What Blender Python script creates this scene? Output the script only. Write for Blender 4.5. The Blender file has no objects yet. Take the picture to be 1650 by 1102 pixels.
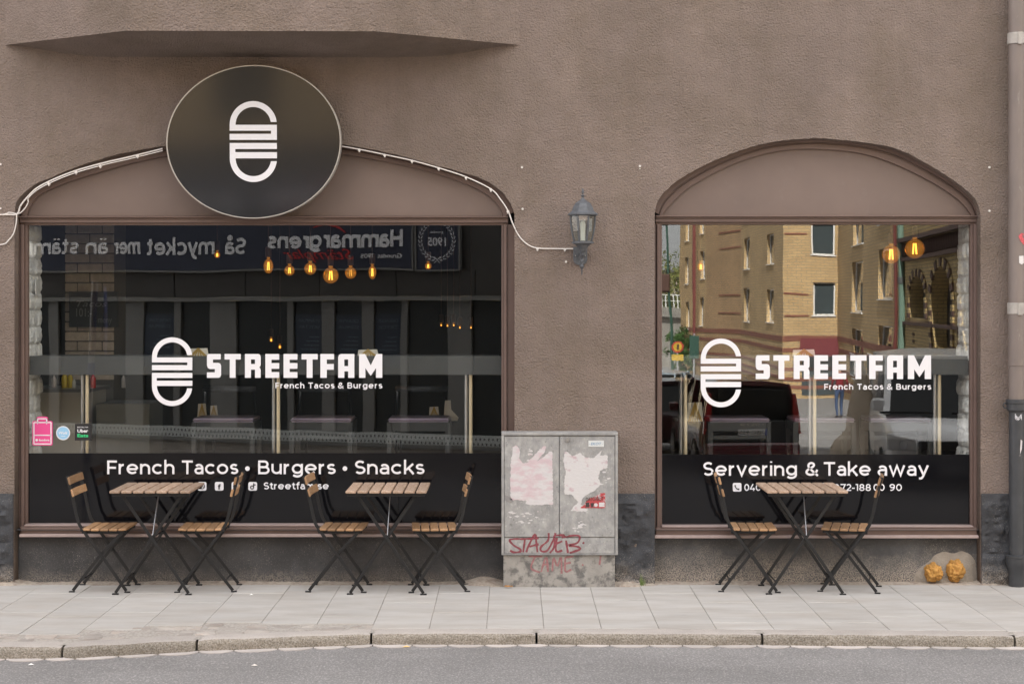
import bpy, bmesh, math, random
from mathutils import Vector, Matrix, noise
random.seed(7)
R = math.radians
SC = bpy.context.scene
COL = SC.collection

# ------------------------------------------------------------------ camera, sky, sun, exposure
F, D, H, CX, HY = 2743.0, 12.0, 1.99, 825.0, 486.0      # focal length in photo pixels, metres to the facade, eye height
cam_d = bpy.data.cameras.new('camera'); cam = bpy.data.objects.new('camera', cam_d); COL.objects.link(cam)
cam.location = (0, -D, H); cam.rotation_euler = (R(90), 0, 0)
cam_d.sensor_width = 36; cam_d.lens = F / 1650 * 36; cam_d.shift_y = (HY - 551) / 1650
cam_d.clip_start = .05; cam_d.clip_end = 3000
SC.camera = cam

SUN_EL, SUN_AZ = 42.0, -10.0                               # azimuth from +Y (behind the shop) towards +X
world = bpy.data.worlds.new('World'); SC.world = world; world.use_nodes = True
wn, wl = world.node_tree.nodes, world.node_tree.links
wn.clear()
w_out = wn.new('ShaderNodeOutputWorld'); w_bg = wn.new('ShaderNodeBackground'); w_bg.inputs['Strength'].default_value = .07
sky = wn.new('ShaderNodeTexSky'); sky.sky_type = 'NISHITA'; sky.sun_disc = False
sky.sun_elevation = R(SUN_EL); sky.sun_rotation = R(SUN_AZ); sky.dust_density = 2.0; sky.air_density = 1.0
w_tc = wn.new('ShaderNodeTexCoord'); w_mp = wn.new('ShaderNodeMapping'); w_mp.inputs['Scale'].default_value = (1.2, 1.2, 3.5)
w_nz = wn.new('ShaderNodeTexNoise'); w_nz.inputs['Scale'].default_value = 2.2; w_nz.inputs['Detail'].default_value = 7
w_cr = wn.new('ShaderNodeValToRGB'); w_cr.color_ramp.elements[0].position = .30; w_cr.color_ramp.elements[0].color = (.72, .72, .72, 1)
w_cr.color_ramp.elements[1].position = .66; w_cr.color_ramp.elements[1].color = (.97, .97, .97, 1)
w_mx = wn.new('ShaderNodeMixRGB'); w_mx.inputs['Color2'].default_value = (6.6, 6.55, 6.6, 1)
w_sp = wn.new('ShaderNodeSeparateXYZ'); w_mr = wn.new('ShaderNodeMapRange'); w_mr.inputs['To Min'].default_value = .95; w_mr.inputs['To Max'].default_value = 1.75
w_vm = wn.new('ShaderNodeVectorMath'); w_vm.operation = 'SCALE'; w_vm.inputs[0].default_value = (6.6, 6.5, 6.5)
wl.new(w_tc.outputs['Generated'], w_sp.inputs[0]); wl.new(w_sp.outputs['Z'], w_mr.inputs['Value']); wl.new(w_mr.outputs['Result'], w_vm.inputs['Scale']); wl.new(w_vm.outputs[0], w_mx.inputs['Color2'])
wl.new(w_tc.outputs['Generated'], w_mp.inputs['Vector']); wl.new(w_mp.outputs['Vector'], w_nz.inputs['Vector'])
wl.new(w_nz.outputs['Fac'], w_cr.inputs['Fac']); wl.new(w_cr.outputs['Color'], w_mx.inputs['Fac'])
wl.new(sky.outputs['Color'], w_mx.inputs['Color1']); wl.new(w_mx.outputs['Color'], w_bg.inputs['Color'])
wl.new(w_bg.outputs['Background'], w_out.inputs['Surface'])

sun_d = bpy.data.lights.new('sun', 'SUN'); sun = bpy.data.objects.new('sun', sun_d); COL.objects.link(sun)
sun_d.energy = 5.0; sun_d.angle = R(.8); sun_d.color = (1, .955, .89)
sdir = Vector((math.sin(R(SUN_AZ)) * math.cos(R(SUN_EL)), math.cos(R(SUN_AZ)) * math.cos(R(SUN_EL)), math.sin(R(SUN_EL))))
sun.rotation_euler = sdir.to_track_quat('Z', 'Y').to_euler(); sun.location = (0, 0, 40)

SC.render.engine = 'CYCLES'
SC.cycles.max_bounces = 8; SC.cycles.transparent_max_bounces = 16; SC.cycles.glossy_bounces = 4
SC.cycles.caustics_reflective = False; SC.cycles.caustics_refractive = False
SC.view_settings.view_transform = 'Standard'; SC.view_settings.look = 'None'
SC.view_settings.exposure = 2.12; SC.view_settings.gamma = 1

# ------------------------------------------------------------------ measuring helpers
def X(px, y=0): return (px - CX) * (D + y) / F
def Z(py, y=0): return H - (py - HY) * (D + y) / F
GY = .15                                                  # the plane of the shop glass
MY = D + 2 * GY                                           # eye seen in that glass
def RP(px, py, d):                                        # a place across the street, d metres down the reflected sight line
    return Vector(((px - CX) * d / F, MY - d, H - (py - HY) * d / F))

# ------------------------------------------------------------------ object helpers
def link(o, parent=None):
    COL.objects.link(o)
    if parent is not None: o.parent = parent
    return o
def tag(o, label=None, cat=None, group=None, kind=None):
    if label: o['label'] = label
    if cat: o['category'] = cat
    if group: o['group'] = group
    if kind: o['kind'] = kind
    return o
def empty(name, loc=(0, 0, 0), rz=0, label=None, cat=None, group=None, kind=None):
    o = bpy.data.objects.new(name, None); link(o); o.location = loc; o.rotation_euler = (0, 0, rz); o.empty_display_size = .2
    return tag(o, label, cat, group, kind)
def kids(o): return [c for c in COL.objects if c.parent == o]
def copy_tree(o, parent=None):
    c = o.copy(); link(c, parent)
    for ch in kids(o): copy_tree(ch, c)
    return c

class MB:
    def __init__(s): s.v = []; s.f = []; s.m = []
    def add(s, vs, fs, mi=0):
        n = len(s.v); s.v += [tuple(v) for v in vs]
        for f in fs: s.f.append(tuple(i + n for i in f)); s.m.append(mi)
        return s
    def box(s, x0, x1, y0, y1, z0, z1, mi=0):
        return s.add([(x0, y0, z0), (x1, y0, z0), (x1, y1, z0), (x0, y1, z0), (x0, y0, z1), (x1, y0, z1), (x1, y1, z1), (x0, y1, z1)],
                     [(0, 3, 2, 1), (4, 5, 6, 7), (0, 1, 5, 4), (1, 2, 6, 5), (2, 3, 7, 6), (3, 0, 4, 7)], mi)
    def bar(s, a, b, w, h, up=(0, 0, 1), mi=0):           # rectangular bar from a to b
        a, b = Vector(a), Vector(b); t = (b - a).normalized(); up = Vector(up)
        if abs(t.dot(up)) > .99: up = Vector((0, 1, 0))
        r = t.cross(up).normalized(); u = r.cross(t)
        q = [r * w / 2 * i + u * h / 2 * j for i, j in ((-1, -1), (1, -1), (1, 1), (-1, 1))]
        return s.add([a + k for k in q] + [b + k for k in q],
                     [(0, 3, 2, 1), (4, 5, 6, 7), (0, 1, 5, 4), (1, 2, 6, 5), (2, 3, 7, 6), (3, 0, 4, 7)], mi)
    def tube(s, pts, r, n=8, mi=0, flat=None):
        pts = [Vector(p) for p in pts]; rings = []
        for i, p in enumerate(pts):
            t = (pts[min(i + 1, len(pts) - 1)] - pts[max(i - 1, 0)]).normalized()
            up = Vector((0, 0, 1)) if abs(t.z) < .9 else Vector((0, 1, 0))
            a = t.cross(up).normalized(); b = a.cross(t)
            rr = r[i] if isinstance(r, (list, tuple)) else r
            ring = []
            for k in range(n):
                q = a * math.cos(2 * math.pi * k / n) * rr + b * math.sin(2 * math.pi * k / n) * rr
                if flat: q = Vector((q.x, q.y * flat, q.z))
                ring.append(p + q)
            rings.append(ring)
        vs = [v for rg in rings for v in rg]; fs = []
        for i in range(len(pts) - 1):
            for k in range(n):
                fs.append((i * n + k, i * n + (k + 1) % n, (i + 1) * n + (k + 1) % n, (i + 1) * n + k))
        fs.append(tuple(range(n))[::-1]); fs.append(tuple((len(pts) - 1) * n + k for k in range(n)))
        return s.add(vs, fs, mi)
    def lathe(s, prof, c=(0, 0, 0), n=24, mi=0, off=0):   # profile of (radius, z) round a vertical axis
        vs = []; fs = []
        for (r, z) in prof:
            for k in range(n):
                a = 2 * math.pi * (k + off) / n; vs.append((c[0] + r * math.cos(a), c[1] + r * math.sin(a), c[2] + z))
        for i in range(len(prof) - 1):
            for k in range(n):
                fs.append((i * n + k, i * n + (k + 1) % n, (i + 1) * n + (k + 1) % n, (i + 1) * n + k))
        fs.append(tuple(range(n))[::-1]); fs.append(tuple((len(prof) - 1) * n + k for k in range(n)))
        return s.add(vs, fs, mi)
    def prism(s, poly, y0, y1, mi=0):                     # polygon of (x, z) pushed from y0 (front) to y1
        n = len(poly)
        area = sum(poly[i][0] * poly[(i + 1) % n][1] - poly[(i + 1) % n][0] * poly[i][1] for i in range(n))
        if area < 0: poly = poly[::-1]
        vs = [(p[0], y0, p[1]) for p in poly] + [(p[0], y1, p[1]) for p in poly]
        fs = [tuple(range(n)), tuple(range(n, 2 * n))[::-1]] + [(i + n, (i + 1) % n + n, (i + 1) % n, i) for i in range(n)]
        return s.add(vs, fs, mi)
    def build(s, name, mats, parent=None, smooth=False, bevel=0, M=None, segs=1):
        me = bpy.data.meshes.new(name)
        vs = [tuple(M @ Vector(v)) for v in s.v] if M is not None else s.v
        me.from_pydata(vs, [], s.f)
        for mt in (mats if isinstance(mats, (list, tuple)) else [mats]): me.materials.append(mt)
        me.polygons.foreach_set('material_index', s.m)
        if bevel:
            bm = bmesh.new(); bm.from_mesh(me)
            es = [e for e in bm.edges if len(e.link_faces) == 2 and e.calc_face_angle(0) > R(35)]
            bmesh.ops.bevel(bm, geom=es, offset=bevel, segments=segs, affect='EDGES', clamp_overlap=True)
            bm.to_mesh(me); bm.free()
        if smooth:
            me.polygons.foreach_set('use_smooth', [True] * len(me.polygons))
            try: me.set_sharp_from_angle(angle=R(38))
            except Exception: pass
        me.update()
        return link(bpy.data.objects.new(name, me), parent)

def holed(name, outer, holes, y0, y1, mat_, parent=None, M=None):   # a wall with openings: polygons of (x, z)
    cu = bpy.data.curves.new(name, 'CURVE'); cu.dimensions = '2D'; cu.fill_mode = 'BOTH'; cu.extrude = (y1 - y0) / 2
    for poly in [outer] + holes:
        sp = cu.splines.new('POLY'); sp.points.add(len(poly) - 1)
        for i, p in enumerate(poly): sp.points[i].co = (p[0], p[1], 0, 1)
        sp.use_cyclic_u = True
    o = bpy.data.objects.new(name, cu); COL.objects.link(o)
    bpy.context.view_layer.update()
    me = bpy.data.meshes.new_from_object(o.evaluated_get(bpy.context.evaluated_depsgraph_get()))
    bpy.data.objects.remove(o); bpy.data.curves.remove(cu)
    T = Matrix.Translation((0, (y0 + y1) / 2, 0)) @ Matrix.Rotation(R(90), 4, 'X')
    me.transform((M @ T) if M is not None else T)
    me.materials.clear(); me.materials.append(mat_); me.name = name
    return link(bpy.data.objects.new(name, me), parent)

def text_data(s, off=.0, shear=0, ext=.01, sp=1.0):
    cu = bpy.data.curves.new('text', 'FONT'); cu.body = s; cu.size = 1; cu.offset = off; cu.shear = shear; cu.extrude = ext
    cu.space_character = sp; cu.resolution_u = 4
    o = bpy.data.objects.new('text', cu); COL.objects.link(o); bpy.context.view_layer.update()
    me = bpy.data.meshes.new_from_object(o.evaluated_get(bpy.context.evaluated_depsgraph_get()))
    vs = [tuple(v.co) for v in me.vertices]; fs = [tuple(p.vertices) for p in me.polygons]
    bpy.data.objects.remove(o); bpy.data.curves.remove(cu); bpy.data.meshes.remove(me)
    return vs, fs
_cap = {}
def text_mb(mb, s, x0, x1, zb, cap, y, off=.02, shear=0, mi=0, th=.0015, sp=1.0, slope=0):
    key = off
    if key not in _cap:
        v, _ = text_data('H', off); _cap[key] = (min(p[1] for p in v), max(p[1] for p in v))
    lo, hi = _cap[key]; k = cap / (hi - lo)
    vs, fs = text_data(s, off, shear, .01, sp)
    a, b = min(p[0] for p in vs), max(p[0] for p in vs)
    kx = (x1 - x0) / (b - a)
    out = [(x0 + (p[0] - a) * kx, y - (th if p[2] > 0 else 0), zb + (p[1] - lo) * k + slope * (p[0] - a) * kx) for p in vs]
    mb.add(out, fs, mi); return mb

# ------------------------------------------------------------------ lettering
def cr(pts, n):                                           # smooth curve through measured points, evenly spaced
    P = [Vector((p[0], p[1])) for p in pts]; out = []
    for i in range(len(P) - 1):
        a, b, c, d = P[max(i - 1, 0)], P[i], P[i + 1], P[min(i + 2, len(P) - 1)]
        for k in range(12):
            t = k / 12; out.append(.5 * ((2 * b) + (c - a) * t + (2 * a - 5 * b + 4 * c - d) * t * t + (3 * b - a - 3 * c + d) * t ** 3))
    out.append(P[-1]); L_ = [0]
    for i in range(1, len(out)): L_.append(L_[-1] + (out[i] - out[i - 1]).length)
    res = []; j = 0
    for k in range(n + 1):
        s = L_[-1] * k / n
        while j < len(L_) - 2 and L_[j + 1] < s: j += 1
        t = (s - L_[j]) / max(1e-9, L_[j + 1] - L_[j]); q = out[j].lerp(out[j + 1], min(1, t)); res.append((q.x, q.y))
    return res

def _E(cx, cz, rx, rz, a0, a1, n=None):
    n = n or max(6, int(abs(a1 - a0) / 12)); return [(cx + rx * math.cos(R(a0 + (a1 - a0) * i / n)), cz + rz * math.sin(R(a0 + (a1 - a0) * i / n))) for i in range(n + 1)]
def glyph_strokes(ch):                                    # round, even-stroked sans letters; unit = cap height
    h = .078; E = _E; dot = lambda x, z: [(x - .001, z - .05), (x, z + .05)]
    G = {'o': ([E(.40, .38, .32, .30, 0, 360)], .80), 'c': ([E(.40, .38, .32, .30, 45, 315)], .72), 'e': ([E(.40, .38, .32, .30, 0, 318), [(.08, .37), (.72, .37)]], .80),
     'n': ([[(h, 0), (h, .76)], E(.345, .42, .267, .26, 180, 0) + [(.612, 0)]], .69), 'h': ([[(h, 0), (h, 1.06)], E(.345, .42, .267, .26, 180, 0) + [(.612, 0)]], .69),
     'r': ([[(h, 0), (h, .76)], E(.33, .38, .252, .30, 180, 85)], .42), 'u': ([[(h, .76)] + E(.345, .34, .267, .26, 180, 360), [(.612, .76), (.612, 0)]], .69),
     'a': ([E(.32, .45, .235, .23, 145, 0) + [(.555, 0)], [(.555, .42), (.28, .42)] + E(.28, .245, .20, .175, 90, 270) + [(.38, .07), (.49, .12), (.555, .22)]], .63),
     's': ([E(.30, .535, .205, .15, 32, 270)[:-1] + E(.30, .2325, .215, .1525, 90, -148)], .58), 'S': ([E(.36, .715, .26, .2075, 35, 270)[:-1] + E(.36, .2925, .275, .215, 90, -150)], .70),
     'F': ([[(h, 0), (h, 1)], [(h, .925), (.66, .925)], [(h, .47), (.60, .47)]], .66), 'T': ([[(0, .925), (.76, .925)], [(.38, 0), (.38, .93)]], .76), 'H': ([[(h, 0), (h, 1)], [(.70, 0), (.70, 1)], [(h, .5), (.70, .5)]], .78),
     'B': ([[(h, 0), (h, 1)], [(h, .925), (.42, .925)] + E(.42, .72, .20, .205, 90, -90) + [(h, .515)], [(.44, .515)] + E(.46, .295, .225, .22, 90, -90) + [(h, .075)]], .76),
     'g': ([E(.37, .39, .29, .29, 0, 360), [(.66, .76)] + E(.36, .05, .30, .21, 0, -148)], .74), 'k': ([[(h, 0), (h, 1.06)], [(.60, .75), (.14, .30)], [(.30, .44), (.63, .0)]], .64),
     'v': ([[(.05, .76), (.335, .04), (.62, .76)]], .67), 'w': ([[(.05, .76), (.285, .04), (.52, .72), (.755, .04), (.99, .76)]], 1.04), 'y': ([[(.05, .76), (.345, .05)], [(.63, .76), (.30, -.08), (.21, -.19), (.05, -.20)]], .68),
     'i': ([[(h, 0), (h, .76)], dot(h, 1.0)], .155), 'l': ([[(h, 0), (h, 1.06)]], .155), '.': ([dot(h, .055)], .155), '-': ([[(.0, .38), (.34, .38)]], .34), ' ': ([], .22),
     't': ([[(.20, .96), (.20, .24)] + E(.37, .24, .17, .165, 180, 300), [(.0, .70), (.42, .70)]], .44), 'f': ([[(.20, 0), (.20, .82)] + E(.38, .82, .18, .17, 180, 70), [(.0, .70), (.42, .70)]], .42),
     'm': ([[(h, 0), (h, .76)], E(.32, .44, .242, .245, 180, 0) + [(.562, 0)], E(.804, .44, .242, .245, 180, 0) + [(1.046, 0)]], 1.12), 'p': ([[(h, .76), (h, -.24)], E(.37, .38, .29, .30, 0, 360)], .74),
     '0': ([E(.36, .5, .28, .425, 0, 360)], .72), '1': ([[(0, .925), (.24, .925), (.24, 0)]], .33), '2': ([E(.30, .68, .235, .245, 155, -40) + [(.06, .075), (.60, .075)]], .60), '4': ([[(.44, 1), (.07, .27), (.72, .27)], [(.52, .46), (.52, 0)]], .72),
     '6': ([E(.34, .30, .255, .225, 0, 360), [(.085, .32), (.11, .60), (.24, .83), (.42, .92), (.56, .89)]], .66), '9': ([E(.32, .70, .255, .225, 0, 360), [(.575, .68), (.55, .40), (.42, .17), (.24, .08), (.10, .11)]], .66),
     '7': ([[(.02, .925), (.60, .925), (.24, 0)]], .64), '8': ([E(.34, .71, .22, .215, 0, 360), E(.34, .285, .262, .215, 0, 360)], .68), '5': ([[(.56, .925), (.14, .925), (.11, .56), (.28, .58)] + E(.30, .32, .24, .25, 85, -150)], .62),
     '&': ([cr([(.74, 0), (.30, .50), (.19, .70), (.24, .87), (.37, .93), (.50, .86), (.50, .71), (.36, .58), (.15, .42), (.08, .26), (.17, .11), (.36, .07), (.54, .16), (.66, .30), (.70, .44)], 40)], .76), '+': ([E(.2, .4, .12, .12, 0, 360)], .4)}
    if ch == 'å': s, w = G['a']; return s + [E(.30, 1.02, .10, .09, 0, 360)], w
    if ch == 'ä': s, w = G['a']; return s + [dot(.18, .98), dot(.44, .98)], w
    return G[ch]
def word(mb, s, x0, x1, zb, cap, y, w=.155, sp=.11, mi=0, th=.0012):
    x = 0; L_ = []
    for ch in s:
        st, wd = glyph_strokes(ch); L_.append((x, st)); x += wd + sp
    tot = x - sp; k = (x1 - x0) / (tot * 1.0); hw = w * cap / 2
    for gx, st in L_:
        for si, ln in enumerate(st):
            P = [Vector((x0 + (gx + p[0]) * k, zb + p[1] * cap)) for p in ln]; closed = (P[0] - P[-1]).length < 1e-6 and len(P) > 6; n = len(P); vs = []; fs = []
            yy = y - si * .00012
            for i in range(n):
                a_ = P[i - 1] if i else (P[-2] if closed else P[0]); b_ = P[i + 1] if i < n - 1 else (P[1] if closed else P[-1])
                t1 = (P[i] - a_); t2 = (b_ - P[i]); t1 = t1.normalized() if t1.length > 1e-9 else t2.normalized(); t2 = t2.normalized() if t2.length > 1e-9 else t1
                t = (t1 + t2).normalized(); m_ = min(2.2, 1 / max(.3, t.dot(t2))); nn = Vector((-t.y, t.x)) * hw * m_
                vs += [(P[i].x + nn.x, yy - th, P[i].y + nn.y), (P[i].x - nn.x, yy - th, P[i].y - nn.y), (P[i].x + nn.x, yy, P[i].y + nn.y), (P[i].x - nn.x, yy, P[i].y - nn.y)]
                if i:
                    q = 4 * i; p_ = q - 4; fs += [(p_, p_ + 1, q + 1, q), (p_ + 2, p_, q, q + 2), (p_ + 1, p_ + 3, q + 3, q + 1)]
            mb.add(vs, fs, mi)
    return mb

# ------------------------------------------------------------------ materials
def mat(name, col, rough=.6, metal=0, var=0, vscale=3, bump=0, bscale=60, bdist=.004, col2=None, c2scale=8, c2lo=.45, c2hi=.6, spec=.5,
        coord='Position', rnd=0, bump2=0, b2scale=8, coat=0, stretch=None):
    m = bpy.data.materials.new(name); m.use_nodes = True
    nt = m.node_tree; N, L = nt.nodes, nt.links; b = N['Principled BSDF']
    b.inputs['Base Color'].default_value = (*col, 1); b.inputs['Roughness'].default_value = rough
    b.inputs['Metallic'].default_value = metal; b.inputs['Specular IOR Level'].default_value = spec
    if coat: b.inputs['Coat Weight'].default_value = coat; b.inputs['Coat Roughness'].default_value = .03
    if not (var or bump or col2 or rnd): return m
    if coord == 'Position': src = N.new('ShaderNodeNewGeometry').outputs['Position']
    else: src = N.new('ShaderNodeTexCoord').outputs['Object']
    if stretch:
        mp = N.new('ShaderNodeMapping'); mp.inputs['Scale'].default_value = stretch; L.new(src, mp.inputs['Vector']); src = mp.outputs['Vector']
    def nz(scale, det=5, ro=.6):
        n = N.new('ShaderNodeTexNoise'); n.inputs['Scale'].default_value = scale; n.inputs['Detail'].default_value = det
        n.inputs['Roughness'].default_value = ro; L.new(src, n.inputs['Vector']); return n.outputs['Fac']
    cur = None
    def rgb(): 
        if cur is not None: return cur
        r = N.new('ShaderNodeRGB'); r.outputs[0].default_value = (*col, 1); return r.outputs[0]
    if col2:
        rp = N.new('ShaderNodeMapRange'); rp.inputs['From Min'].default_value = c2lo; rp.inputs['From Max'].default_value = c2hi
        L.new(nz(c2scale, 8, .65), rp.inputs['Value'])
        mx = N.new('ShaderNodeMixRGB'); mx.inputs['Color1'].default_value = (*col, 1); mx.inputs['Color2'].default_value = (*col2, 1)
        L.new(rp.outputs['Result'], mx.inputs['Fac']); cur = mx.outputs['Color']
    if var or rnd:
        hs = N.new('ShaderNodeHueSaturation'); L.new(rgb(), hs.inputs['Color'])
        val = None
        if var:
            mr = N.new('ShaderNodeMapRange'); mr.inputs['From Min'].default_value = .3; mr.inputs['From Max'].default_value = .7
            mr.inputs['To Min'].default_value = 1 - var; mr.inputs['To Max'].default_value = 1 + var
            L.new(nz(vscale), mr.inputs['Value']); val = mr.outputs['Result']
        if rnd:
            oi = N.new('ShaderNodeObjectInfo'); mr = N.new('ShaderNodeMapRange')
            mr.inputs['To Min'].default_value = 1 - rnd; mr.inputs['To Max'].default_value = 1 + rnd
            L.new(oi.outputs['Random'], mr.inputs['Value'])
            if val is not None:
                ml = N.new('ShaderNodeMath'); ml.operation = 'MULTIPLY'; L.new(val, ml.inputs[0]); L.new(mr.outputs['Result'], ml.inputs[1]); val = ml.outputs[0]
            else: val = mr.outputs['Result']
        L.new(val, hs.inputs['Value']); cur = hs.outputs['Color']
    if cur is not None: L.new(cur, b.inputs['Base Color'])
    if bump:
        bp = N.new('ShaderNodeBump'); bp.inputs['Strength'].default_value = bump; bp.inputs['Distance'].default_value = bdist
        L.new(nz(bscale, 4, .55), bp.inputs['Height'])
        if bump2:
            b2 = N.new('ShaderNodeBump'); b2.inputs['Strength'].default_value = bump2; b2.inputs['Distance'].default_value = bdist * 6
            L.new(nz(b2scale, 4), b2.inputs['Height']); L.new(b2.outputs['Normal'], bp.inputs['Normal'])
        L.new(bp.outputs['Normal'], b.inputs['Normal'])
    return m
def emis(name, col, st):
    m = bpy.data.materials.new(name); m.use_nodes = True; b = m.node_tree.nodes['Principled BSDF']
    b.inputs['Base Color'].default_value = (*col, 1); b.inputs['Emission Color'].default_value = (*col, 1); b.inputs['Emission Strength'].default_value = st
    return m
def glass(name, gain, tint=(.9, .93, .92), ior=1.55, wave=0, rough=0):
    m = bpy.data.materials.new(name); m.use_nodes = True; nt = m.node_tree; N, L = nt.nodes, nt.links
    N.remove(N['Principled BSDF']); out = N['Material Output']
    tr = N.new('ShaderNodeBsdfTransparent'); tr.inputs['Color'].default_value = (*tint, 1)
    gl = N.new('ShaderNodeBsdfGlossy'); gl.inputs['Roughness'].default_value = rough; gl.inputs['Color'].default_value = (.97, .98, .97, 1)
    fr = N.new('ShaderNodeFresnel'); bf = N.new('ShaderNodeNewGeometry'); ir = N.new('ShaderNodeMapRange')   # the back face takes 1/ior, so both faces of the pane mirror alike
    ir.inputs['To Min'].default_value = ior; ir.inputs['To Max'].default_value = 1 / ior; L.new(bf.outputs['Backfacing'], ir.inputs['Value']); L.new(ir.outputs['Result'], fr.inputs['IOR'])
    ml = N.new('ShaderNodeMath'); ml.operation = 'ADD'; ml.use_clamp = True; ml.inputs[1].default_value = gain
    mx = N.new('ShaderNodeMixShader'); L.new(fr.outputs[0], ml.inputs[0]); L.new(ml.outputs[0], mx.inputs[0])
    L.new(tr.outputs[0], mx.inputs[1]); L.new(gl.outputs[0], mx.inputs[2]); L.new(mx.outputs[0], out.inputs['Surface'])
    if wave:
        g = N.new('ShaderNodeNewGeometry'); n = N.new('ShaderNodeTexNoise'); n.inputs['Scale'].default_value = 1.6; n.inputs['Detail'].default_value = 1
        L.new(g.outputs['Position'], n.inputs['Vector']); bp = N.new('ShaderNodeBump'); bp.inputs['Strength'].default_value = 1; bp.inputs['Distance'].default_value = wave
        L.new(n.outputs['Fac'], bp.inputs['Height']); L.new(bp.outputs['Normal'], gl.inputs['Normal'])
    return m

stucco = mat('brown_stucco', (.252, .200, .174), .9, var=.09, vscale=70, bump=1.0, bscale=78, bdist=.022, bump2=.25, b2scale=5, col2=(.218, .172, .142), c2scale=1.6, c2lo=.42, c2hi=.62, spec=.25)
def wear(m, layers):                                      # weathering: slow patches and streaks that darken or bleach the coat
    nt = m.node_tree; N, L = nt.nodes, nt.links; b = N['Principled BSDF']; lk = b.inputs['Base Color'].links; cur = lk[0].from_socket
    g = N.new('ShaderNodeNewGeometry')
    for (sx, sy_, sz, sc, lo, hi, amt_lo, amt_hi) in layers:
        mp = N.new('ShaderNodeMapping'); mp.inputs['Scale'].default_value = (sx, sy_, sz); n = N.new('ShaderNodeTexNoise'); n.inputs['Scale'].default_value = sc; n.inputs['Detail'].default_value = 6; n.inputs['Roughness'].default_value = .6
        mr = N.new('ShaderNodeMapRange'); mr.inputs['From Min'].default_value = lo; mr.inputs['From Max'].default_value = hi; mr.inputs['To Min'].default_value = amt_lo; mr.inputs['To Max'].default_value = amt_hi
        hs = N.new('ShaderNodeVectorMath'); hs.operation = 'SCALE'
        L.new(g.outputs['Position'], mp.inputs['Vector']); L.new(mp.outputs['Vector'], n.inputs['Vector']); L.new(n.outputs['Fac'], mr.inputs['Value']); L.new(cur, hs.inputs[0]); L.new(mr.outputs['Result'], hs.inputs['Scale']); cur = hs.outputs[0]
    L.new(cur, b.inputs['Base Color'])
wear(stucco, [(1, 1, 1, .9, .35, .65, .90, 1.10), (7, 7, .5, 1.0, .45, .75, 1.01, .93), (1, 1, 1, 3.5, .55, .72, 1.0, 1.14), (1, 1, 1, 150, .62, .70, 1.0, .72)])
framep = mat('brown_frame_paint', (.160, .108, .092), .48, var=.08, vscale=6, bump=.15, bscale=40, bdist=.002, col2=(.30, .25, .23), c2scale=26, c2lo=.68, c2hi=.74)
panelp = mat('brown_panel_paint', (.185, .137, .118), .6, var=.07, vscale=2.5, bump=.2, bscale=14, bdist=.003, col2=(.20, .155, .14), c2scale=9, c2lo=.6, c2hi=.8)
pinkp = mat('faded_pink_sill_paint', (.37, .29, .275), .55, var=.1, vscale=14, bump=.1, bscale=60, bdist=.002)
def plinth_mat(name, dirt_top, dirt_amt, base=(.060, .061, .066)):
    m = mat(name, base, .85, bump=.7, bscale=55, bdist=.008, spec=.3)
    nt = m.node_tree; N, L = nt.nodes, nt.links; b = N['Principled BSDF']
    g = N.new('ShaderNodeNewGeometry'); sx = N.new('ShaderNodeSeparateXYZ'); L.new(g.outputs['Position'], sx.inputs[0])
    def nz(sc, det=6, ro=.65):
        n = N.new('ShaderNodeTexNoise'); n.inputs['Scale'].default_value = sc; n.inputs['Detail'].default_value = det; n.inputs['Roughness'].default_value = ro
        L.new(g.outputs['Position'], n.inputs['Vector']); return n.outputs['Fac']
    def mr(v, a, b_, c=0, d=1):
        q = N.new('ShaderNodeMapRange'); L.new(v, q.inputs['Value'])
        for k, t in zip(('From Min', 'From Max', 'To Min', 'To Max'), (a, b_, c, d)): q.inputs[k].default_value = t
        return q.outputs['Result']
    def mx(f, c1, c2):
        q = N.new('ShaderNodeMixRGB'); L.new(f, q.inputs['Fac'])
        for k, c in (('Color1', c1), ('Color2', c2)):
            if isinstance(c, tuple): q.inputs[k].default_value = (*c, 1)
            else: L.new(c, q.inputs[k])
        return q.outputs['Color']
    def mul(a, c):
        q = N.new('ShaderNodeMath'); q.operation = 'MULTIPLY'; q.use_clamp = True; L.new(a, q.inputs[0]); L.new(c, q.inputs[1]); return q.outputs[0]
    def add(a, c):
        q = N.new('ShaderNodeMath'); q.operation = 'ADD'; L.new(a, q.inputs[0]); L.new(c, q.inputs[1]); return q.outputs[0]
    c = mx(mr(nz(4), .4, .65), base, tuple(k * 1.45 for k in base))
    c = mx(mul(mr(nz(170, 2), .60, .68), mr(nz(3), .45, .62, .12, .8)), c, (.34, .32, .30))         # bare render showing through as specks
    low = mr(add(sx.outputs['Z'], mr(nz(7), .2, .8, -dirt_top * .5, dirt_top * .5)), 0, dirt_top, 1, 0)
    c = mx(mul(mul(mr(nz(120, 3), .42, .56), low), mr(low, 0, .01, dirt_amt, dirt_amt)), c, (.40, .35, .30))
    L.new(c, b.inputs['Base Color']); return m
plinthm = plinth_mat('dark_rusticated_plinth', .14, .8, (.048, .050, .056))
apronm_l = plinth_mat('dark_rendered_apron', .10, .45, (.060, .060, .063))
apronm_r = plinth_mat('worn_rendered_apron', .24, 1.0, (.078, .078, .081))
white_vinyl = mat('white_vinyl', (.80, .80, .84), .45)
black_vinyl = mat('black_vinyl', (.0055, .0055, .007), .07, spec=.5)
brass = mat('brass', (.80, .68, .48), .32, metal=.6)
steel = mat('brushed_steel', (.5, .5, .5), .3, metal=1)
chrome = mat('chrome', (.75, .75, .78), .12, metal=1)
dark_int = mat('dark_interior_paint', (.040, .038, .036), .8, var=.15, vscale=2)
dark_floor = mat('dark_floor_boards', (.06, .05, .045), .5)
barboard = mat('charcoal_board', (.075, .077, .078), .4, var=.1, vscale=4)
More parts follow.
